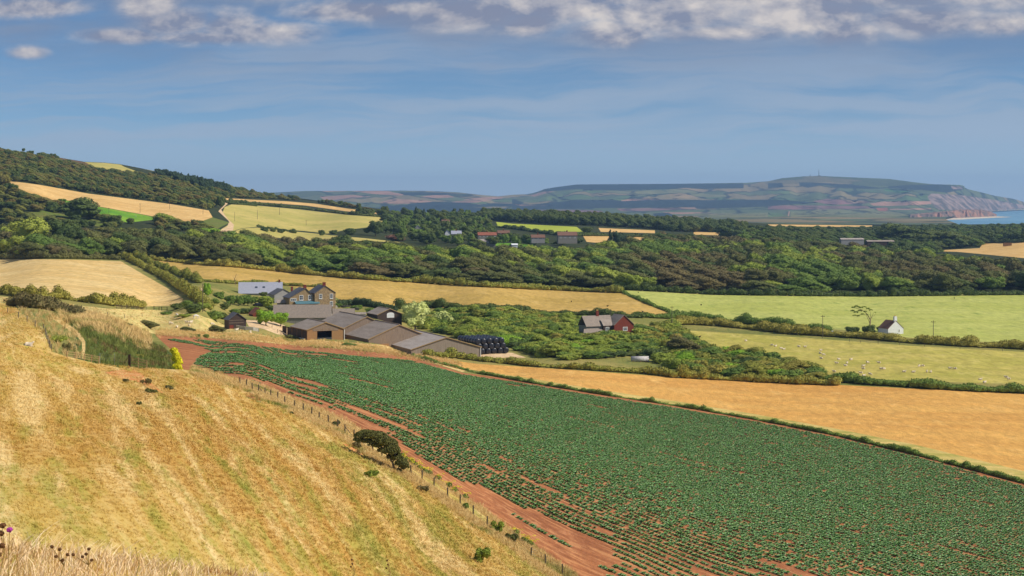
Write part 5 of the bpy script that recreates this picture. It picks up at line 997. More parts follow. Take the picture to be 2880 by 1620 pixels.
# ---------------------------------------------------------------- poles
def upole(px, py, hpx, label, cross=True, Df=G, mat='post'):
    p = Df(px, py); s = p.y / F; h = hpx * s; o = empty('utility_pole', (p.x, p.y, p.z)); tag(o, label, 'pole', )
    r0 = max(.13, .45 * s); v_, q_ = tube([(0, 0, -1), (0, 0, h)], [r0 * 1.15, r0 * .85], 8); raw('pole', v_, q_, mat, o)
    if cross: part('cross_arm', [(-.9, -.08, h - .75, .9, .08, h - .6), (-.8, -.05, h - .6, -.7, .05, h - .35), (.7, -.05, h - .6, .8, .05, h - .35), (-.05, -.05, h - .6, .05, .05, h - .35)], 'dark_post', o)
    return o
for a in ((1718,934,64,'grey pole standing directly in front of the brick house',False),(1890,922,62,'grey pole right of the brick house at the end of the hay field',True),(2314,950,64,'tall pole in the hedge left of the white cottage',True),(2625,955,54,'pole in the hedge right of the white cottage',True),
          (570,876,78,'tall thin pole beside the bright yellow-green tree at the farm',False),(472,757,30,'pole at the left end of the long hay field',True),(367,718,44,'pale pole with transformer at the top of the sunken lane',False),(258,545,34,'pole at the upper edge of the straw strip on the left hill',False),
          (394,598,26,'pole in the middle of the straw strip',True),(477,588,34,'pole at the upper right edge of the straw strip',True),(571,603,20,'pole at the right tip of the straw strip',True),(306,618,34,'grey pole beside the bright green strip',True),(660,622,26,'pole at the left end of the olive field',False),
          (724,617,26,'second pole from the left in the olive field',False),(786,604,20,'third pole from the left in the olive field',False),(861,634,16,'pole above the dark bushes in the olive field',False),(2700,656,24,'pole on the far right above the dark windswept trees',True),(2652,648,20,'shorter pole left of the one above the far right trees',False),(264,660,26,'twin-armed pole in the trees below the bright green strip',True)):
    o = upole(*a)
    if a[0] == 367: part('transformer', [(.2, -.4, 1.6, 1.0, .4, 2.6)], 'teal', o)
# ---------------------------------------------------------------- fences
def fence(label, posts, h, Df, wires=4, name='wire_fence', r_=.075, rails=0, mat='post', brace=()):
    P = [Df(*q_) for q_ in posts]; o = empty(name, P[0]); tag(o, label, 'fence'); rs = np.random.RandomState(len(P)); O = P[0]
    v0, q0 = tube([(0, 0, -.5), (0, 0, h), (0, 0, h + .04)], [r_, r_ * .92, r_ * .5], 7); me = np_mesh('post', v0, q0, [B[mat]])
    for i, p in enumerate(P):
        c_ = link(bpy.data.objects.new('post', me), o); c_.location = p - O; c_.rotation_euler = (rs.normal() * .035, rs.normal() * .035, 0); c_.scale = (1, 1, rs.uniform(.94, 1.05))
        if i in brace: v_, q_ = tube([(.05, 0, h * .75), (.9, .3, -.1)], .05, 6); b_ = raw('brace', v_, q_, mat, o); b_.location = p - O
    V = []; Q = []; k = 0
    zs = [h * (j + 1) / (wires + .4) for j in range(wires)] if wires else [h * (j + .8) / rails for j in range(rails)]
    for z in zs:
        pts = []
        for i in range(len(P) - 1):
            a, b_ = P[i] - O, P[i + 1] - O; pts += [a + Vector((0, -.06, z)), (a + b_) / 2 + Vector((0, -.06, z - .02))]
        pts.append(P[-1] - O + Vector((0, -.06, z)))
        v_, q_ = tube(pts, .012 if wires else .055, 4); V.append(v_); Q.append(q_ + k); k += len(v_)
    raw('wires' if wires else 'rails', np.vstack(V), np.vstack(Q), 'wire' if wires else mat, o); return o
FP = [(675,1086),(693,1092),(710,1101),(727,1108),(745,1115),(761,1121),(780,1128),(801,1140),(829,1152),(853,1163),(876,1173),(898,1185),(924,1196),(950,1208),(970,1222),(996,1238),(1022,1256),(1048,1273),(1074,1290),(1098,1306),(1124,1322),(1156,1337),(1187,1353),(1220,1374),(1259,1404),(1294,1423),(1331,1453),(1370,1484),(1409,1501),(1449,1532),(1493,1571),(1534,1592),(1582,1621),(1630,1652)]
fence('long post and wire fence between the dry hillside and the red soil', FP, 1.35, GH, brace=(3, 14), r_=.10, mat='fence_post')
fence('post and wire fence running down the left slope towards the green gully', [(22,880),(52,893),(76,906),(99,920),(123,930),(128,942),(131,954),(135,966),(138,976),(141,982),(145,988)], 1.35, G, r_=.1)
fence('post and rail fence below the bushy hedge of the stubble field', [(328,868),(342,869),(356,869),(370,870),(384,871),(412,872)], 1.3, G, 0, 'rail_fence', rails=3, mat='post')
fence('short dark post fence near the gate under the lane hedge', [(433,872),(447,873),(455,874),(470,875)], 1.6, G, 0, 'rail_fence', rails=2, mat='dark_post', r_=.14)
fence('thin wire fence across the pasture left of the horses', [(302,890),(350,895),(400,890),(445,888)], 1.2, G, r_=.08)
fence('pale new post and rail fence by the gully at the top of the hillside', [(188,1006),(212,1009),(237,1013),(257,1016),(278,1020)], .95, lambda x, y: GH(x, y), 0, 'rail_fence', rails=3, mat='timber', r_=.09)
fence('thin metal hurdle between the two pale rail fences', [(281,1015),(322,1018),(362,1022)], 1.2, GH, 5, 'metal_hurdle', r_=.03, mat='steel')
fence('slanting pale rails right of the dark gate post', [(364,1026),(389,1030),(413,1036)], 1.2, GH, 0, 'rail_fence', rails=3, mat='timber', r_=.07)
o = link(bpy.data.objects.new('gate_post', np_mesh('gate_post', *boxes([(-.16, -.16, -.5, .16, .16, 1.6)]), [B['dark_post']]))); o.location = GH(364, 1027); tag(o, 'thick dark gate post between the metal hurdle and the slanting rails', 'gate post')
fence('yard fence between the stone wall and the open barn', [(728,934),(765,922),(780,936),(790,943),(806,950)], 1.4, G, 3, r_=.1)
fence('field gate and hurdle at the left end of the sheep pasture', [(1911,930),(1920,927),(1930,929)], 1.6, G, 0, 'field_gate', rails=4, mat='post', r_=.08)
fence('wire fence along the foot of the pasture hedge', [(2389,962),(2420,964),(2470,967),(2530,971),(2600,975),(2700,982),(2820,988)], 1.3, G, r_=.08)
# ---------------------------------------------------------------- animals
def skinned(name, verts, edges, radii, mat, sub=1):
    me = bpy.data.meshes.new(name + '_rig'); me.from_pydata(verts, edges, []); o = bpy.data.objects.new(name + '_rig', me); COL.objects.link(o)
    md = o.modifiers.new('skin', 'SKIN'); md.use_smooth_shade = True
    for i, r_ in enumerate(radii): me.skin_vertices[0].data[i].radius = (r_, r_) if not isinstance(r_, tuple) else r_; me.skin_vertices[0].data[i].use_root = (i == 0)
    o.modifiers.new('sub', 'SUBSURF').levels = sub; dg = bpy.context.evaluated_depsgraph_get(); m2 = bpy.data.meshes.new_from_object(o.evaluated_get(dg)); m2.name = name
    bpy.data.objects.remove(o); m2.materials.clear(); m2.materials.append(B[mat]); return m2
def sheep(pose):
    hd = {'graze': [(.62, 0, .62), (.80, 0, .36), (.92, 0, .12)], 'stand': [(.60, 0, .80), (.72, 0, 1.0), (.92, 0, .96)], 'lie': [(.55, 0, .55), (.66, 0, .74), (.84, 0, .70)]}[pose]
    z = .68 if pose != 'lie' else .34
    v = [(0, 0, z), (-.36, 0, z), (-.58, 0, z - .04), (.36, 0, z), *hd]; e = [(0, 1), (1, 2), (0, 3), (3, 4), (4, 5), (5, 6)]; r_ = [(.31, .33), (.30, .32), (.16, .18), (.26, .28), .15, .11, .06]
    for sx in (-.34, .34):
        for sy in (-.16, .16):
            k = len(v); f = 1 if sx < 0 else 3
            if pose == 'lie': v += [(sx, sy * 1.5, .16), (sx + .22, sy * 1.8, .08)]; r_ += [.09, .045]
            else: v += [(sx, sy, z - .3), (sx + (.03 if sx < 0 else 0), sy, .22), (sx, sy, .02)]; r_ += [.09, .045, .04]
            e.append((f, k)); e += [(k + i, k + i + 1) for i in range(1 if pose == 'lie' else 2)]
    for sy in (-.13, .13): v.append((hd[1][0] - .02, sy, hd[1][2] + .05)); r_.append(.03); e.append((5, len(v) - 1))
    v.append((-.72, 0, z - .18)); r_.append(.05); e.append((2, len(v) - 1))
    return skinned('sheep', v, e, r_, 'fleece')
SHEEP = {k: sheep(k) for k in ('graze', 'stand', 'lie')}
ORD_ = 'first second third fourth fifth sixth seventh eighth ninth tenth eleventh twelfth thirteenth fourteenth fifteenth sixteenth seventeenth eighteenth nineteenth twentieth'.split()
def put_sheep(px, py, pose, rz, label, group, sc=1.0, Df=G):
    o = link(bpy.data.objects.new('sheep', SHEEP[pose])); o.location = Df(px, py); o.rotation_euler = (0, 0, rz); o.scale = (sc,) * 3; tag(o, label, 'sheep', group)
fl = [(2171,974,'graze'),(2181,975,'lie'),(2197,981,'lie'),(2204,984,'lie'),(2247,976,'lie'),(2264,977,'lie'),(2309,989,'stand'),(2307,995,'lie'),(2316,1001,'graze'),(2310,1009,'lie'),(2359,1012,'lie'),(2393,1013,'lie'),(2353,1025,'stand'),(2382,1025,'stand'),(2378,1030,'lie'),
      (2440,1023,'graze'),(2472,1024,'stand'),(2428,1031,'lie'),(2428,1041,'stand'),(2478,1041,'stand'),(2486,1039,'lie'),(2346,1049,'stand'),(2381,1059,'lie'),(2421,1053,'stand'),(2429,1061,'stand'),(2447,1056,'graze'),(2543,1047,'lie'),(2569,1048,'lie'),(2585,1033,'graze'),(2595,1033,'graze'),(2607,1049,'stand'),(2618,1048,'lie'),(2672,1040,'stand'),(2686,1041,'graze'),(2757,1069,'lie'),(2769,1077,'lie'),(2830,1065,'stand'),(2837,1070,'stand'),(2098,960,'lie')]
rs = np.random.RandomState(8); fl.sort(); names = {'graze': 'grazing', 'stand': 'standing', 'lie': 'lying'}; cnt = {}
tot = {k: sum(1 for f in fl if f[2] == k) for k in names}
for px, py, ps in fl:
    cnt[ps] = cnt.get(ps, 0) + 1
    put_sheep(px, py, ps, rs.choice([0, math.pi]) + rs.normal() * .5, 'white %s sheep, %s from the left of those %s in the right-hand pasture' % (names[ps], ORD[cnt[ps] - 1], names[ps]), 'sheep in the right-hand pasture', 1.0)
for px, py, ps, lb in ((480,914,'graze','dark-faced sheep grazing furthest left of the sheep below the horses'),(497,922,'lie','sheep lying just left of the dry bush on the pale slope'),(526,911,'stand','left of two sheep standing side by side under the white horses'),(536,911,'stand','right of two sheep standing side by side under the white horses'),(532,919,'lie','sheep lying behind the dry bush under the white horses'),
  (597,916,'graze','sheep grazing alone left of the timber shed'),(665,930,'lie','sheep lying in front of the low white wall'),(704,937,'lie','sheep lying by the yard fence furthest right of the farm flock'),(80,975,'lie','sheep lying alone on the far edge of the dry slope at the left')):
    put_sheep(px, py, ps, rs.uniform(0, 6.28) if px != 80 else 0, lb, 'sheep around the farm', 1.2 if px > 100 else 1.0, G if px > 100 else (lambda a, b_: GH(80, 976)))
hv = [(0, 0, 1.25), (-.55, 0, 1.3), (-.85, 0, 1.15), (.5, 0, 1.3), (.85, 0, 1.2), (1.15, 0, .75), (1.25, 0, .45), (1.45, 0, .15)]; he = [(0, 1), (1, 2), (0, 3), (3, 4), (4, 5), (5, 6), (6, 7)]; hr = [.36, .36, .2, .32, .24, .16, .14, .08]
for sx in (-.7, .6):
    for sy in (-.18, .18):
        k = len(hv); f = 1 if sx < 0 else 3; hv += [(sx, sy, .9), (sx + (-.1 if sx < 0 else .02), sy, .5), (sx, sy, .04)]; hr += [.15, .08, .07]; he += [(f, k), (k, k + 1), (k + 1, k + 2)]
k = len(hv); hv += [(-1.0, 0, 1.0), (-1.05, 0, .5)]; hr += [.07, .05]; he += [(2, k), (k, k + 1)]
for sy in (-.1, .1): hv.append((1.16, sy, .98 - .05)); hr.append(.03); he.append((5, len(hv) - 1))
HM = skinned('horse', hv, he, hr, 'horse')
for px, py, rz, lb in ((497,894,2.2,'left white horse grazing under the dark bushes, seen end-on'),(551,897,.7,'right white horse grazing nearer the timber shed')):
    o = link(bpy.data.objects.new('horse', HM)); o.location = G(px, py); o.rotation_euler = (0, 0, rz); o.scale = (1.05,) * 3; tag(o, lb, 'horse', 'white horses by the farm')
cv = [(0, 0, .22), (-.16, 0, .24), (-.34, 0, .20), (.12, 0, .30), (.2, 0, .4), (.32, 0, .39), (0, -.06, .02), (0, .06, .02)]
CM = skinned('crow', cv, [(0, 1), (1, 2), (0, 3), (3, 4), (4, 5), (0, 6), (0, 7)], [.11, .09, .05, .08, .06, .02, .02, .02], 'crow')
for px, py, lb in ((1607,850,'left'),(1709,863,'second from left'),(1807,879,'third from left, nearest the pole')):
    o = link(bpy.data.objects.new('crow', CM)); o.location = G(px, py); o.scale = (2.2,) * 3; o.rotation_euler = (0, 0, px); tag(o, 'black crow on the hay field above the brick house, ' + lb, 'crow', 'crows on the hay field')
for px, py, lb in ((1795,827,'at its left corner'),(1972,863,'in its left half'),(2684,843,'near its upper right edge')):
    o = link(bpy.data.objects.new('crow', CM)); o.location = G(px, py, .6); o.scale = (2.2,) * 3; o.rotation_euler = (0, 0, px); tag(o, 'black crow on the yellow-green crop field, ' + lb, 'crow', 'crows on the yellow-green crop')
o = link(bpy.data.objects.new('crow', CM)); o.location = G(1969, 949); o.scale = (2,) * 3; tag(o, 'black crow at the left end of the sheep pasture', 'crow', 'crow on the pasture')
# ---------------------------------------------------------------- bare and leaning trees with visible limbs
def limb_tree(name, label, px, py, limbs, lumps, mat, leaf, n, Df=G, bark=None, dep=0, cat='tree', seed=1):
    p = Df(px, py); s = p.y / F; o = empty(name, p); tag(o, label, cat); rs = np.random.RandomState(seed); Vs = []; Qs = []; k = 0
    C = lambda x, y, d=0: ((x - px) * s, d, (py - y) * s)
    for path, r0 in limbs:
        v_, q_ = tube([C(*c_) for c_ in path], [r0 * (1 - .75 * i / max(1, len(path) - 1)) for i in range(len(path))], 6); Vs.append(v_); Qs.append(q_ + k); k += len(v_)
    link(bpy.data.objects.new('trunk', np_mesh('trunk', np.vstack(Vs), np.vstack(Qs), [bark or M_bark], smooth=True)), o)
    if lumps:
        lm = [(*C(x, y, d * s), rx * s, rx * s * .8, ry * s) for x, y, d, rx, ry in lumps]; V, Q, T = foliage(lm, leaf, n, seed, core=0.62 if n > 1000 else 0, flat=.9, lump_noise=.3)
        link(bpy.data.objects.new('crown', np_mesh('crown', V, [Q, T] if len(T) else Q, [LM[mat]])), o)
    return o
limb_tree('hawthorn_tree', 'windswept dark hawthorn leaning left over the fence in the foreground', 1112, 1328,
  [([(1112,1332),(1106,1305),(1094,1285),(1070,1262),(1040,1245)], .16), ([(1108,1330),(1104,1300),(1112,1280),(1105,1262)], .13), ([(1118,1330),(1122,1310),(1130,1295)], .09), ([(1094,1285),(1080,1272),(1052,1268)], .07), ([(1122,1330),(1116,1318),(1126,1312)], .05)],
  [(a_, b_, c_, d_ * 1.22, e_ * 1.25) for a_, b_, c_, d_, e_ in ((1015,1228,0,16,11),(1028,1224,1.5*8,18,11),(1045,1226,-8,20,13),(1062,1232,8,22,14),(1078,1242,-6,22,15),(1092,1254,6,22,17),(1102,1270,-4,20,18),(1108,1288,5,17,15),(1128,1305,0,15,16),(1136,1316,6,12,11),(1008,1238,-5,12,8),(1034,1242,0,20,9),(1060,1252,4,22,10),(1084,1268,-3,18,12),(1140,1308,-5,9,8),(1120,1325,3,10,6))],
  'gorse', .085, 34000, GH, seed=4)
limb_tree('leaning_tree', 'sparse wind-bent tree with bare right side behind the white cottage', 2446, 925, [([(2446,925),(2448,900),(2440,885),(2425,872),(2405,866)], .35), ([(2446,905),(2452,890),(2458,878)], .15), ([(2447,900),(2449,884),(2446,872)], .12), ([(2446,908),(2438,890),(2434,876)], .12), ([(2450,895),(2460,886),(2463,880)], .08), ([(2440,885),(2420,885),(2404,888)], .1)],
  [(2400,866,0,6,3),(2410,863,3,7,3),(2420,866,-3,7,3),(2431,865,3,7,3),(2441,869,-3,6,3),(2450,873,2,5,2.5),(2398,875,3,6,3),(2408,879,0,6,3),(2419,875,4,6,3),(2404,888,0,6,2.5),(2414,889,2,5,2.5),(2426,884,-2,5,2.5),(2434,877,2,5,2.5),(2462,880,0,3,2)], 'olive', .30, 640, seed=7)
limb_tree('dead_tree', 'pale dead tree trunk in the dry bank behind the slate house', 662, 800, [([(662,800),(660,785),(665,770)], .25), ([(661,788),(655,776)], .12), ([(661,790),(668,780)], .1)], [], 'x', 0, 0)
limb_tree('dead_hawthorn', 'grey leafless branches sticking out of the scrub right of the brick house', 1945, 1000, [([(1945,1000),(1925,975),(1905,955),(1893,935)], .3), ([(1925,975),(1900,985),(1872,978)], .18), ([(1915,965),(1890,950),(1885,940)], .12), ([(1905,955),(1908,935),(1900,925)], .1), ([(1930,985),(1935,960),(1925,940)], .12)], [], 'x', 0, 0)
# ---------------------------------------------------------------- cabbages
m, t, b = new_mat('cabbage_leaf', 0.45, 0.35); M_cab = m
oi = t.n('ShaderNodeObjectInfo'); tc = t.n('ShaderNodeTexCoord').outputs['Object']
c = t.mix(oi.outputs['Random'], L((80,122,44)), L((106,146,72))); c = t.mix(t.sm(t.noise(tc, 3, 3), .45, .65), c, L((156,184,132)))  # pale noise flecks paint leaf glints into the base colour
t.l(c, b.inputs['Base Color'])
def cabbage(seed, n=11):
    rs = np.random.RandomState(seed); V = []; Q = []
    for i in range(n):
        a = i * 2.4 + rs.uniform(-.3, .3); inner = i / n; ln = .42 * (1.05 - .5 * inner) * rs.uniform(.85, 1.15); up = .25 + inner * 1.05 + rs.uniform(-.15, .15); wd = ln * .42
        ca, sa = math.cos(a), math.sin(a); rows = []
        for tq, wq in ((.06, .25), (.55, 1.0), (1.0, .35)):
            r_ = ln * tq * math.cos(up * (1 - .45 * tq)); z = ln * tq * math.sin(up) * (1 - .35 * tq * (1 - inner)) + .04
            for sd_ in (-1, 1): rows.append((ca * r_ - sa * sd_ * wd * wq, sa * r_ + ca * sd_ * wd * wq, z + abs(sd_) * .04 * wq))
        k = len(V); V += rows; Q += [(k, k + 1, k + 3, k + 2), (k + 2, k + 3, k + 5, k + 4)]
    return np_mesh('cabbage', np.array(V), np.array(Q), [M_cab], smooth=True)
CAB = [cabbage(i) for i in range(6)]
CROP = [(470,956),(560,957),(700,972),(800,984),(900,992),(1000,1003),(1150,1014),(1300,1055),(1453,1077),(1677,1116),(1900,1149),(2124,1188),(2348,1232),(2571,1285),(2880,1370),(3290,1470),(3290,1750),(1780,1750),(1720,1650),(1640,1575),(1500,1490),(1400,1420),(1310,1360),(1200,1300),(1120,1240),(1060,1200),(1000,1172),(900,1140),(760,1096),(690,1070),(600,1045),(540,1030),(560,1005),(600,990),(560,975)]
EDGE = [(1780,1750),(1720,1650),(1640,1575),(1500,1490),(1400,1420),(1310,1360),(1200,1300),(1120,1240),(1060,1200),(1000,1172),(900,1140),(760,1096),(690,1070)]
pa = G(1582, 1620); pb = G(853, 1162); rd = np.array([pb.x - pa.x, pb.y - pa.y]); rd /= np.linalg.norm(rd); nd_ = np.array([-rd[1], rd[0]]); nd_ *= np.sign(nd_ @ np.array([1, 1]))
# invert the survey on the crop's footprint: a lookup table of world XY -> (px, py)
gx_, gy_ = np.meshgrid(np.linspace(300, 3300, 240), np.concatenate([np.linspace(945, 1200, 120), np.linspace(1204, 1800, 130)])); gD = DV(gx_.ravel(), gy_.ravel()).reshape(gx_.shape)
def to_pixel(X, Y):
    """solve for the ground height at world X,Y by marching py"""
    px = CX + F * X / Y; py = np.full_like(px, 1100.0); lo = np.full_like(px, 940.0); hi = np.full_like(px, 1850.0)
    for _ in range(14):
        mid = (lo + hi) / 2
        i = np.clip(np.searchsorted(gy_[:, 0], mid) - 1, 0, gy_.shape[0] - 2); j = np.clip(((px - 300) / 3000 * 239).astype(int), 0, 238)
        fy = (mid - gy_[i, 0]) / (gy_[i + 1, 0] - gy_[i, 0]); fx = np.clip((px - gx_[0, j]) / (gx_[0, 1] - gx_[0, 0]), 0, 1); fy = np.clip(fy, 0, 1)
        D = (gD[i, j] * (1 - fx) + gD[i, j + 1] * fx) * (1 - fy) + (gD[i + 1, j] * (1 - fx) + gD[i + 1, j + 1] * fx) * fy
        far_ = D > Y; lo = np.where(far_, mid, lo); hi = np.where(far_, hi, mid)
    return px, (lo + hi) / 2
ROW, STEP = 1.25, 0.50
ks = np.arange(0, 360) * ROW; ts = np.arange(-800, 1000) * STEP
K, T_ = np.meshgrid(ks, ts); rs = np.random.RandomState(12)
X = pa.x + nd_[0] * K + rd[0] * T_ * 1.0; Y = pa.y + nd_[1] * K + rd[1] * T_
wob_ = 1.2 * np.sin(T_ / 55.0 + K * .004); X = X + nd_[0] * wob_ + rs.normal(size=X.shape) * .07; Y = Y + nd_[1] * wob_ + rs.normal(size=X.shape) * .07
X, Y, K = X.ravel(), Y.ravel(), K.ravel(); odd = (np.round(K / ROW).astype(int) % 2) == 1
ok = ~odd | (rs.rand(len(X)) < np.clip((K - 30) / 55, 0, .92)); X, Y, K = X[ok], Y[ok], K[ok]      # near rows stand apart, far ones close up
ok = (Y > 165) & (Y < 640) & (X / Y < .411) & (X / Y > -.36); X, Y, K = X[ok], Y[ok], K[ok]
px, py = to_pixel(X, Y); P2 = np.stack([px, py], 1); ok = inside(P2, CROP); X, Y, K, P2 = X[ok], Y[ok], K[ok], P2[ok]
ex = np.array(EDGE[::-1], float); ed = P2[:, 1] - np.interp(P2[:, 0], ex[:, 0], ex[:, 1]); ed = np.maximum(-ed, 0)       # pixels inside the ragged lower edge
nz = np.array([mnoise.noise(Vector((x * .03 + y * .03 * .2, y * .035, 1))) + .5 * mnoise.noise(Vector((x * .12, y * .12, 4))) for x, y in zip(X, Y)])
a_ = np.array([mnoise.noise(Vector(((x * rd[0] + y * rd[1]) * .035, (x * nd_[0] + y * nd_[1]) * .30, 7))) for x, y in zip(X, Y)])
thr = np.where(ed < 18, -.05, np.where(ed < 70, -.16, np.where(ed < 150, -.32, -.66))); upper = np.interp(P2[:, 0], [470, 800, 1150, 1400], [985, 1010, 1030, 1040]) ; thr = np.where((P2[:, 1] < upper) & (P2[:, 0] < 1200), -.12, thr)
keep = (a_ + .35 * nz > thr) & (rs.rand(len(X)) > .06)
tl = (P2[:, 0] < 900) & (np.abs(a_) < .05); keep &= ~tl
X, Y, P2 = X[keep], Y[keep], P2[keep]; Z = ZC - (P2[:, 1] - YH) / F * Y
od = np.argsort(Y); vis = (P2[od, 0] > 0) & (P2[od, 0] < 2890) & (P2[od, 1] < 1625); first = od[vis][:260]; restc = np.setdiff1d(np.arange(len(X)), first)
for i in first:
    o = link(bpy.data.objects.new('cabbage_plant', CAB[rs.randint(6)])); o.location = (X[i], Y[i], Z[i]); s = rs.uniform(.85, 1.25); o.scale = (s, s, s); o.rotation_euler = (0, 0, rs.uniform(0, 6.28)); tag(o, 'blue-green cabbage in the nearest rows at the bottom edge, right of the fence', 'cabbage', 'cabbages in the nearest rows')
n = len(restc); s = rs.uniform(.85, 1.35, n)
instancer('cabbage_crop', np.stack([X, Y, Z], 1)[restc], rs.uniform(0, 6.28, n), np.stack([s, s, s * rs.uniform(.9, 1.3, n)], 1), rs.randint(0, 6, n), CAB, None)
print('CABBAGES', len(X))
# ---------------------------------------------------------------- dry grass on the hillside
def tuft(seed, n=16, h=.2, spread=.34, wd=.022, bend=.9):
    rs = np.random.RandomState(seed); V = []; Q = []
    for i in range(n):
        a = rs.uniform(0, 6.28); r_ = spread * math.sqrt(rs.rand()); bx, by = r_ * math.cos(a), r_ * math.sin(a); hh = h * rs.uniform(.5, 1.2); dx, dy = rs.normal(size=2) * bend * hh; dx -= .35 * hh; k = len(V); fa = rs.uniform(0, 3.14); wx, wy = math.cos(fa) * wd, math.sin(fa) * wd
        V += [(bx - wx, by - wy, -.02), (bx + wx, by + wy, -.02), (bx + dx * .4 + wx, by + dy * .4 + wy, hh * .6), (bx + dx * .4 - wx, by + dy * .4 - wy, hh * .6), (bx + dx, by + dy, hh)]; Q += [(k, k + 1, k + 2, k + 3)]
        V += [(bx + dx + wx * .2, by + dy + wy * .2, hh)]; Q += [(k + 3, k + 2, k + 5, k + 4)]
    return np_mesh('tuft', np.array(V), np.array(Q), [M_tuft])
m, t, b = new_mat('dry_tuft', 0.9, 0.1); M_tuft = m
oi = t.n('ShaderNodeObjectInfo'); c, _n = hill_color(t, oi.outputs['Location']); vm = t.n('ShaderNodeVectorMath', operation='SCALE'); t.l(c, vm.inputs[0]); t.l(t.m('ADD', .88, t.m('MULTIPLY', oi.outputs['Random'], .3)), vm.inputs['Scale']); t.l(vm.outputs[0], b.inputs['Base Color'])
TUFT = [tuft(i) for i in range(6)]; TALL = [tuft(20 + i, 22, .75, .3, .018, .35) for i in range(5)]
HP = [(-60,958),(80,976),(240,1021),(440,1037),(600,1062),(745,1114),(853,1162),(1000,1242),(1150,1332),(1258,1405),(1409,1502),(1582,1622),(1600,1700),(-60,1700)]
def grid_scatter(poly, r_, seed, Df, n):
    q, P, D = scatter(poly, r_, seed, Df, n); return q, P, D
rs = np.random.RandomState(31); n = 150000; lo, hi = np.min(HP, 0), np.max(HP, 0); q = rs.uniform(lo, hi, (n, 2)); q = q[inside(q, HP)]
# thin out evenly over the real ground rather than over the view
D = np.concatenate([DH(a[:, 0], a[:, 1]) for a in np.array_split(q, 8)]); D1 = np.concatenate([DH(a[:, 0], a[:, 1] + 1) for a in np.array_split(q, 8)]); wgt = D * np.abs(D1 - D); wgt /= np.percentile(wgt, 70); k = rs.rand(len(q)) < np.clip(wgt, .12, 1) * .6
for pe in ([(296,1048),(350,1040),(400,1052),(462,1108),(415,1092),(372,1072),(318,1060)], [(964,1246),(1003,1262),(1022,1276),(1014,1282),(974,1256)]): k &= ~(inside(q, pe) & (rs.rand(len(q)) < .55))
q, D = q[k], D[k]; P = pos(q[:, 0], q[:, 1], D); n = len(P); s = rs.uniform(.5, 1.1, n) * np.clip(D / 130, .6, 1.3)
P[:, 2] += np.array([0.22 * mnoise.noise(Vector((x * .07, y * .05, 3))) * min(1, y / 120) for x, y in P[:, :2]])
instancer('dry_hill_grass', P, rs.uniform(-.5, .5, n), np.stack([s, s, s * rs.uniform(.5, 1.1, n)], 1), rs.randint(0, 6, n), TUFT, M_tuft)
print('TUFTS', n)
# long pale grass along the fence, the field edge and the barns
m, t, b = new_mat('long_grass', 0.9, 0.1); M_lg = m
oi = t.n('ShaderNodeObjectInfo'); nn_ = t.noise(oi.outputs['Location'], .12, 4); c = t.mix(oi.outputs['Random'], L((222,192,134)), L((196,164,100))); c = t.mix(t.sm(nn_, .54, .66), c, L((128,134,60))); t.l(c, b.inputs['Base Color'])
def band(name, path, half, n, Df, meshes, mat, smin, smax, seed, keepfn=None):
    rs = np.random.RandomState(seed); pts = np.array(path, float); cum = np.concatenate([[0], np.cumsum(np.hypot(*np.diff(pts, axis=0).T))]); u_ = rs.rand(n) * cum[-1]
    px = np.interp(u_, cum, pts[:, 0]) + rs.normal(size=n) * half * .35; py = np.interp(u_, cum, pts[:, 1]) + rs.normal(size=n) * half
    P = pos(px, py, Df(px, py)); s = rs.uniform(smin, smax, n); return instancer(name, P, rs.uniform(-.6, .6, n), np.stack([s, s, s], 1), rs.randint(0, len(meshes), n), meshes, mat)
band('fence_verge_grass', [(700,1086),(745,1104),(830,1140),(900,1166),(985,1208),(1060,1252),(1130,1302),(1200,1346),(1260,1388),(1330,1432),(1409,1486),(1500,1556),(1620,1636)], 7, 7000, DV, TALL, M_lg, .45, .95, 41)
band('fence_verge_grass', [(690,1088),(745,1116),(853,1166),(950,1214),(1040,1276),(1150,1342),(1220,1384),(1330,1464),(1409,1512),(1500,1585),(1582,1640)], 7, 6000, DH, TALL, M_lg, .4, .8, 42)
band('barn_verge_grass', [(440,936),(560,940),(700,950),(800,960),(880,968),(965,974),(1060,984),(1130,996),(1200,1006),(1300,1030)], 5, 5000, DV, TALL, M_lg, .6, 1.2, 43)
band('slope_grass', [(220,900),(300,915),(330,925),(380,945),(420,965),(250,905),(170,880)], 9, 2500, DV, TALL, M_lg, 1.2, 2.4, 44)
band('crest_grass', [(540,1046),(600,1064),(690,1088),(745,1114),(800,1140),(900,1186)], 6, 2500, DH, TALL, M_lg, .5, .9, 45)
m, t, b = new_mat('green_reeds', 0.9, 0.1); M_rd = m
oi = t.n('ShaderNodeObjectInfo'); c = t.mix(oi.outputs['Random'], L((104,114,52)), L((136,140,72))); c = t.mix(t.sm(t.noise(oi.outputs['Location'], .1, 4), .52, .62), c, L((128,104,66))); t.l(c, b.inputs['Base Color'])
GU = [(150,878),(235,880),(300,910),(400,955),(460,985),(490,1020),(500,1046),(430,1050),(300,1046),(245,1020),(245,960),(200,915)]
for i in range(26):
    ax_, ay_ = rs.uniform(235, 480), rs.uniform(925, 1035)
    if inside(np.array([[ax_, ay_]]), GU)[0]: lone('bush', i % 5, ax_, ay_, rs.uniform(18, 40), rs.uniform(7, 15), ('hedge', 'gorse', 'green', 'brown')[i % 4], 'bush', 'low scrubby bush among the reeds of the green gully', 'bush', group='low bushes in the green gully')
q, P, D = scatter(GU, 1.15, 51, DV, 9000); n = len(P); s = np.random.RandomState(1).uniform(.7, 1.5, n) * np.array([1 + .7 * mnoise.noise(Vector((p_[0] * .1, p_[1] * .08, 2))) for p_ in P])
instancer('gully_reeds', P, rs.uniform(0, 6, n), np.stack([s, s, s], 1), rs.randint(0, 5, n), TALL, M_rd)
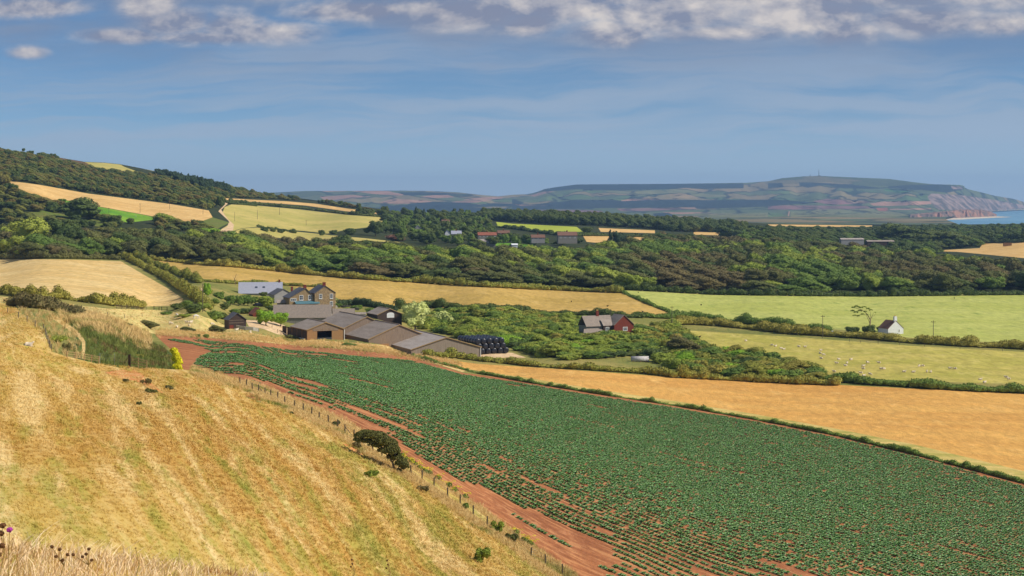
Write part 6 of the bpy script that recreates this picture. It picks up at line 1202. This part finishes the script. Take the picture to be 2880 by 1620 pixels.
ex_ = [(150,892),(225,935),(240,960),(240,1010),(232,1010),(230,962),(212,940)]
q, P, D = scatter([(60,870),(140,880),(215,940),(235,1010),(160,1005),(140,960),(80,900)], 2.0, 52, DV, 2500); n = len(P); s = np.random.RandomState(2).uniform(.8, 1.8, n)
instancer('slope_grass', P, rs.uniform(0, 6, n), np.stack([s, s, s], 1), rs.randint(0, 5, n), TALL, M_lg)
# short grass on the nearer pastures
for k_, (poly, r__, cap) in enumerate((([(-40,852),(40,858),(60,882),(110,925),(140,965),(150,1010),(-40,985)], 1.3, 7000), ([(0,835),(150,852),(300,870),(450,874),(560,888),(640,918),(760,950),(560,940),(430,935),(330,912),(235,868),(130,858),(0,850)], 1.9, 7000))):
    q, P, D = scatter(poly, r__, 70 + k_, DV, cap); n = len(P); s = rs.uniform(1.2, 2.4, n); instancer('pasture_grass', P, rs.uniform(-.5, .5, n), np.stack([s, s, s * .8], 1), rs.randint(0, 6, n), TUFT, M_lg if k_ else M_tuft)
# yellow ragwort along the verge
rs = np.random.RandomState(61)
def flower_clump(p, r_, h, n, seed):
    rs = np.random.RandomState(seed); V, Q, T = foliage([(rs.normal() * r_ * .6, rs.normal() * r_ * .6, h * rs.uniform(.7, 1.05), r_ * .35, r_ * .35, .12) for _ in range(7)], .05, n, seed, core=0); V2, Q2, T2 = foliage([(0, 0, h * .4, r_ * .7, r_ * .7, h * .45)], .09, n, seed + 1, core=.5)
    Vv, Fc, fm = join([(V, Q, T, 0), (V2, Q2, T2, 1)]); o = link(bpy.data.objects.new('ragwort_clump', np_mesh('ragwort_clump', Vv, Fc, [LM['yellow'], LM['green']], fm))); o.location = p; return o
for i, (px, py) in enumerate(((1130,1282),(1142,1292),(1156,1300),(1166,1306),(1180,1316),(1195,1326),(1206,1330),(1232,1346),(1262,1366),(1278,1380),(1308,1398),(1452,1500),(1476,1520),(1490,1530))):
    o = flower_clump(G(px, py + 12), .7, 1.15, 160, i); tag(o, 'yellow-flowered ragwort clump, %s from the upper left along the foreground fence' % ORD[i], 'flowers', 'ragwort along the fence')
def shrub(label, px, py, wpx, hpx, mat, n, Df, leaf=.09, name='bush', seed=0):
    p = Df(px, py); s = p.y / F; rs = np.random.RandomState(seed + int(px)); lm = [(rs.uniform(-.35, .35) * wpx * s, rs.uniform(-.3, .3) * wpx * s, rs.uniform(.15, .6) * hpx * s, wpx * s * .2, wpx * s * .2, hpx * s * .3) for _ in range(9)]
    V, Q, T = foliage(lm, leaf, n, seed + 3, core=.6, flat=1.0); o = link(bpy.data.objects.new(name, np_mesh(name, V, [Q, T], [LM[mat]]))); o.location = p; return tag(o, label, 'bush')
for a in (('small dark bush at the fence posts left of the hawthorn', 945,1204,22,24,'gorse',900,GH), ('dark thistly clump low on the hillside by the bottom fence', 1360,1585,52,50,'olive',2200,GH), ('green bush clump on the fence line above the lowest posts', 1395,1500,44,40,'olive',1800,GH), ('brownish bramble clump against the fence near the bottom', 1440,1530,36,34,'gorse',1200,GH),
          ('small green weeds below the hawthorn tree', 1045,1345,44,26,'olive',1300,GH), ('grey-brown dead clump on the orange earth patch, largest one', 413,1083,36,24,'brown',900,GH), ('grey-brown dead clump left of the largest one on the orange earth', 355,1078,24,14,'brown',600,GH), ('dark clump below the orange earth patch', 424,1106,34,16,'gorse',700,GH), ('small brown clump right of the orange earth patch', 476,1096,24,14,'brown',500,GH), ('tiny dark tuft below the orange earth patch', 391,1141,14,14,'gorse',300,GH),
          ('dead brown heap beside the orange soil by the hawthorn', 1005,1262,30,24,'brown',900,GH), ('dark tuft on the brow of the hillside near the fence', 818,1166,14,9,'gorse',300,GH),
          ('brown dead clump in the pale grass right of the hawthorn', 1188,1384,36,20,'brown',700,GH), ('green bush beside the lower fence posts', 1306,1436,26,24,'green',900,GH),
          ('dark green bush in the bend of the track on the left slope', 165,968,52,28,'olive',900,G), ('small round tree by the track at the left end of the rail fence', 186,995,26,40,'brown',900,G)):
    shrub(*a[:-1], a[-1])
# bare orange earth where the turf has slipped
m = ground_mat('orange_earth', (L((198,124,66)), L((206,150,94)), L((180,140,88))), 0.3, fine=3, fw=.3, bscale=.2)
def patch(name, poly, mt, lift=.06, g=6):
    poly = [(float(a), float(b_)) for a, b_ in poly]; xs = [a for a, _ in poly]; ys = [b_ for _, b_ in poly]; X, Y = np.meshgrid(np.arange(min(xs), max(xs), g), np.arange(min(ys), max(ys), g * .6)); P_ = np.stack([X.ravel(), Y.ravel()], 1); P_ = P_[inside(P_, poly)]
    vs = [Vector(p_) for p_ in poly] + [Vector(p_) for p_ in P_]; vo, eo, fo, *_ = geometry.delaunay_2d_cdt(vs, [(i, (i + 1) % len(poly)) for i in range(len(poly))], [], 1, .01); V2 = np.array([tuple(v) for v in vo]); P3 = pos(V2[:, 0], V2[:, 1], DH(V2[:, 0], V2[:, 1])); P3[:, 2] += lift + np.array([0.22 * mnoise.noise(Vector((x * .07, y * .05, 3))) * min(1, y / 120) for x, y in P3[:, :2]])
    T_ = np.array([f[::-1] for f in fo if len(f) == 3]); nn = np.cross(P3[T_[:, 1]] - P3[T_[:, 0]], P3[T_[:, 2]] - P3[T_[:, 0]]); T_[nn[:, 2] < 0] = T_[nn[:, 2] < 0][:, ::-1]
    o = link(bpy.data.objects.new(name, np_mesh(name, P3, T_, [mt], smooth=True))); return tag(o, kind='structure')
patch('bare_earth', [(296,1048),(320,1042),(350,1040),(380,1042),(400,1052),(410,1068),(430,1082),(445,1095),(462,1108),(440,1104),(415,1092),(395,1078),(372,1072),(345,1068),(318,1060)], m)
patch('bare_earth', [(964,1246),(985,1250),(1003,1262),(1022,1276),(1014,1282),(992,1268),(974,1256)], m)
# ---------------------------------------------------------------- the bank at the photographer's feet
def zbank(x, y): return ZC - 2.2 - .10 * (x + 3.05) - (.3 * (y - 10) if y > 10 else 0) - .02 * max(0, 6 - y) + .05 * mnoise.noise(Vector((x, y, 0)))
xs = np.linspace(-14, 9, 60); ys = np.concatenate([np.linspace(1, 10, 30), np.linspace(10.6, 42, 24)]); V = np.array([(x, y, zbank(x, y)) for y in ys for x in xs]); i = np.arange(len(ys) - 1)[:, None] * 60 + np.arange(59)[None]; i = i.ravel()
o = link(bpy.data.objects.new('near_bank', np_mesh('near_bank', V, np.stack([i, i + 1, i + 61, i + 60], 1), [M_hill], smooth=True))); tag(o, kind='structure')
m, t, b = new_mat('near_grass', 0.8, 0.2); M_ng = m; gi = t.n('ShaderNodeNewGeometry'); c = t.mix(gi.outputs['Random Per Island'], L((250,226,186)), L((226,190,134))); c = t.mix(t.sm(t.noise(gi.outputs['Position'], 2.0, 3), .55, .7), c, L((190,148,98))); t.l(c, b.inputs['Base Color'])
def blades(n, seed, hf, xr, yr, wd):
    rs = np.random.RandomState(seed); V = np.zeros((n, 10, 3)); x = rs.uniform(*xr, n); y = rs.uniform(*yr, n); h = hf(x, y) * rs.uniform(.55, 1.15, n) * np.where(rs.rand(n) < .05, 1.25, 1); z = np.array([zbank(a, c_) for a, c_ in zip(x, y)]) - .02
    lean = rs.normal(size=(n, 2)) * .42; lean[:, 0] += .12; drp = rs.uniform(.0, .35, n); fa = rs.uniform(-.7, .7, n)
    for k, tq in enumerate((0, .3, .6, .85, 1.0)):
        cx_ = x + lean[:, 0] * h * tq ** 1.8; cy_ = y + lean[:, 1] * h * tq ** 1.8; cz = z + h * (tq - drp * tq ** 3); w_ = wd * (1 - .75 * tq) * rs.uniform(.7, 1.3, n)
        V[:, 2 * k] = np.stack([cx_ - np.cos(fa) * w_, cy_ - np.sin(fa) * w_, cz], 1); V[:, 2 * k + 1] = np.stack([cx_ + np.cos(fa) * w_, cy_ + np.sin(fa) * w_, cz], 1)
    Q = np.concatenate([np.stack([np.arange(n) * 10 + 2 * k, np.arange(n) * 10 + 2 * k + 1, np.arange(n) * 10 + 2 * k + 3, np.arange(n) * 10 + 2 * k + 2], 1) for k in range(4)]); return V.reshape(-1, 3), Q
hf = lambda x, y: np.interp(x, [-3.6, -2.9, -2.3, -1.9, -1.4, -.9, -.3], [.19, .155, .13, .10, .07, .04, .02])
V, Q = blades(9000, 3, hf, (-4.2, -1.5), (8.0, 10.2), .0034); o = link(bpy.data.objects.new('tall_grass', np_mesh('tall_grass', V, Q, [M_ng]))); tag(o, kind='stuff')
def near(px, py, D=9.0): return Vector(pos(px, py, D))
M_th = simple_mat('thistle_purple', (170,70,150), (140,50,130), 30); M_st = simple_mat('stalk', (190,160,104), (150,128,70), 20); M_sd = simple_mat('seed_head', (112,76,44), (76,52,32), 30)
def stalk(name, label, base, tip, heads, hm, hr, cat, bend=.02, D=9.0):
    a, b_ = near(*base, D), near(*tip, D); o = empty(name, a); tag(o, label, cat); md_ = (b_ - a) * .5 + Vector((bend, .02, 0)); v_, q_ = tube([(0, 0, 0), md_, b_ - a], [.004, .003, .002], 5); link(bpy.data.objects.new('stem', np_mesh('stem', v_, q_, [M_st])), o)
    for k, hq in enumerate(heads):
        c_ = near(*hq, D) - a; iv, fi = ICO2; rs = np.random.RandomState(k); vv = iv * hr * (1 + rs.uniform(-.25, .25, (len(iv), 1))) * np.array([1, 1, .85]) + np.array(c_[:])
        link(bpy.data.objects.new('flower_head' if hm is M_th else 'seed_head', np_mesh('head', vv, fi, [hm])), o)
        if k: v_, q_ = tube([md_, c_], [.0025, .0015], 4); link(bpy.data.objects.new('side_stem', np_mesh('side_stem', v_, q_, [M_st])), o)
    return o
stalk('thistle_flower', 'purple knapweed flower on a thin stem at the lower left corner', (26,1640), (27,1494), [(27,1490)], M_th, .017, 'flower', -.01)
stalk('thistle_plant', 'leafy green and brown thistle cut by the left edge of the photo', (-6,1640), (6,1480), [(8,1478),(2,1500),(6,1535),(-4,1560)], M_sd, .018, 'plant')
stalk('dead_knapweed', 'dry plant with brown seed heads, left one in the near grass', (165,1640), (168,1545), [(168,1545),(146,1538),(190,1560),(158,1565),(176,1575)], M_sd, .011, 'plant')
stalk('dead_knapweed', 'dry plant with brown seed heads, right one in the near grass', (225,1640), (248,1544), [(250,1544),(206,1560),(232,1566),(258,1575),(242,1558)], M_sd, .010, 'plant')
stalk('seed_stalk', 'single thin stalk with a round pale seed head right of the near grass', (377,1640), (382,1543), [(382,1541)], M_st, .006, 'plant')
stalk('seed_stalk', 'tall dry stalk standing at the bottom edge left of the middle', (985,1650), (989,1572), [(989,1574),(991,1586),(987,1594)], M_sd, .006, 'plant')
stalk('seed_stalk', 'tall dry stalk at the bottom edge nearest the middle of the photo', (1086,1650), (1089,1574), [(1089,1576),(1091,1588),(1087,1598)], M_sd, .006, 'plant')
# ---------------------------------------------------------------- air
HAZE = 5.2e-5
hz = bpy.data.materials.new('haze_air'); hz.use_nodes = True; t = NT(hz.node_tree); hz.node_tree.nodes.clear()
pv = t.n('ShaderNodeVolumePrincipled'); pv.inputs['Color'].default_value = (0.38, 0.63, 1.0, 1); pv.inputs['Density'].default_value = HAZE; pv.inputs['Anisotropy'].default_value = 0.2
mo = t.n('ShaderNodeOutputMaterial'); t.l(pv.outputs[0], mo.inputs['Volume'])
bm = bmesh.new(); bmesh.ops.create_cube(bm, size=1); me = bpy.data.meshes.new('haze'); bm.to_mesh(me); bm.free(); me.materials.append(hz)
o = link(bpy.data.objects.new('haze', me)); o.location = (1500, 10250, 200); o.scale = (24000, 22500, 420); tag(o, kind='stuff')
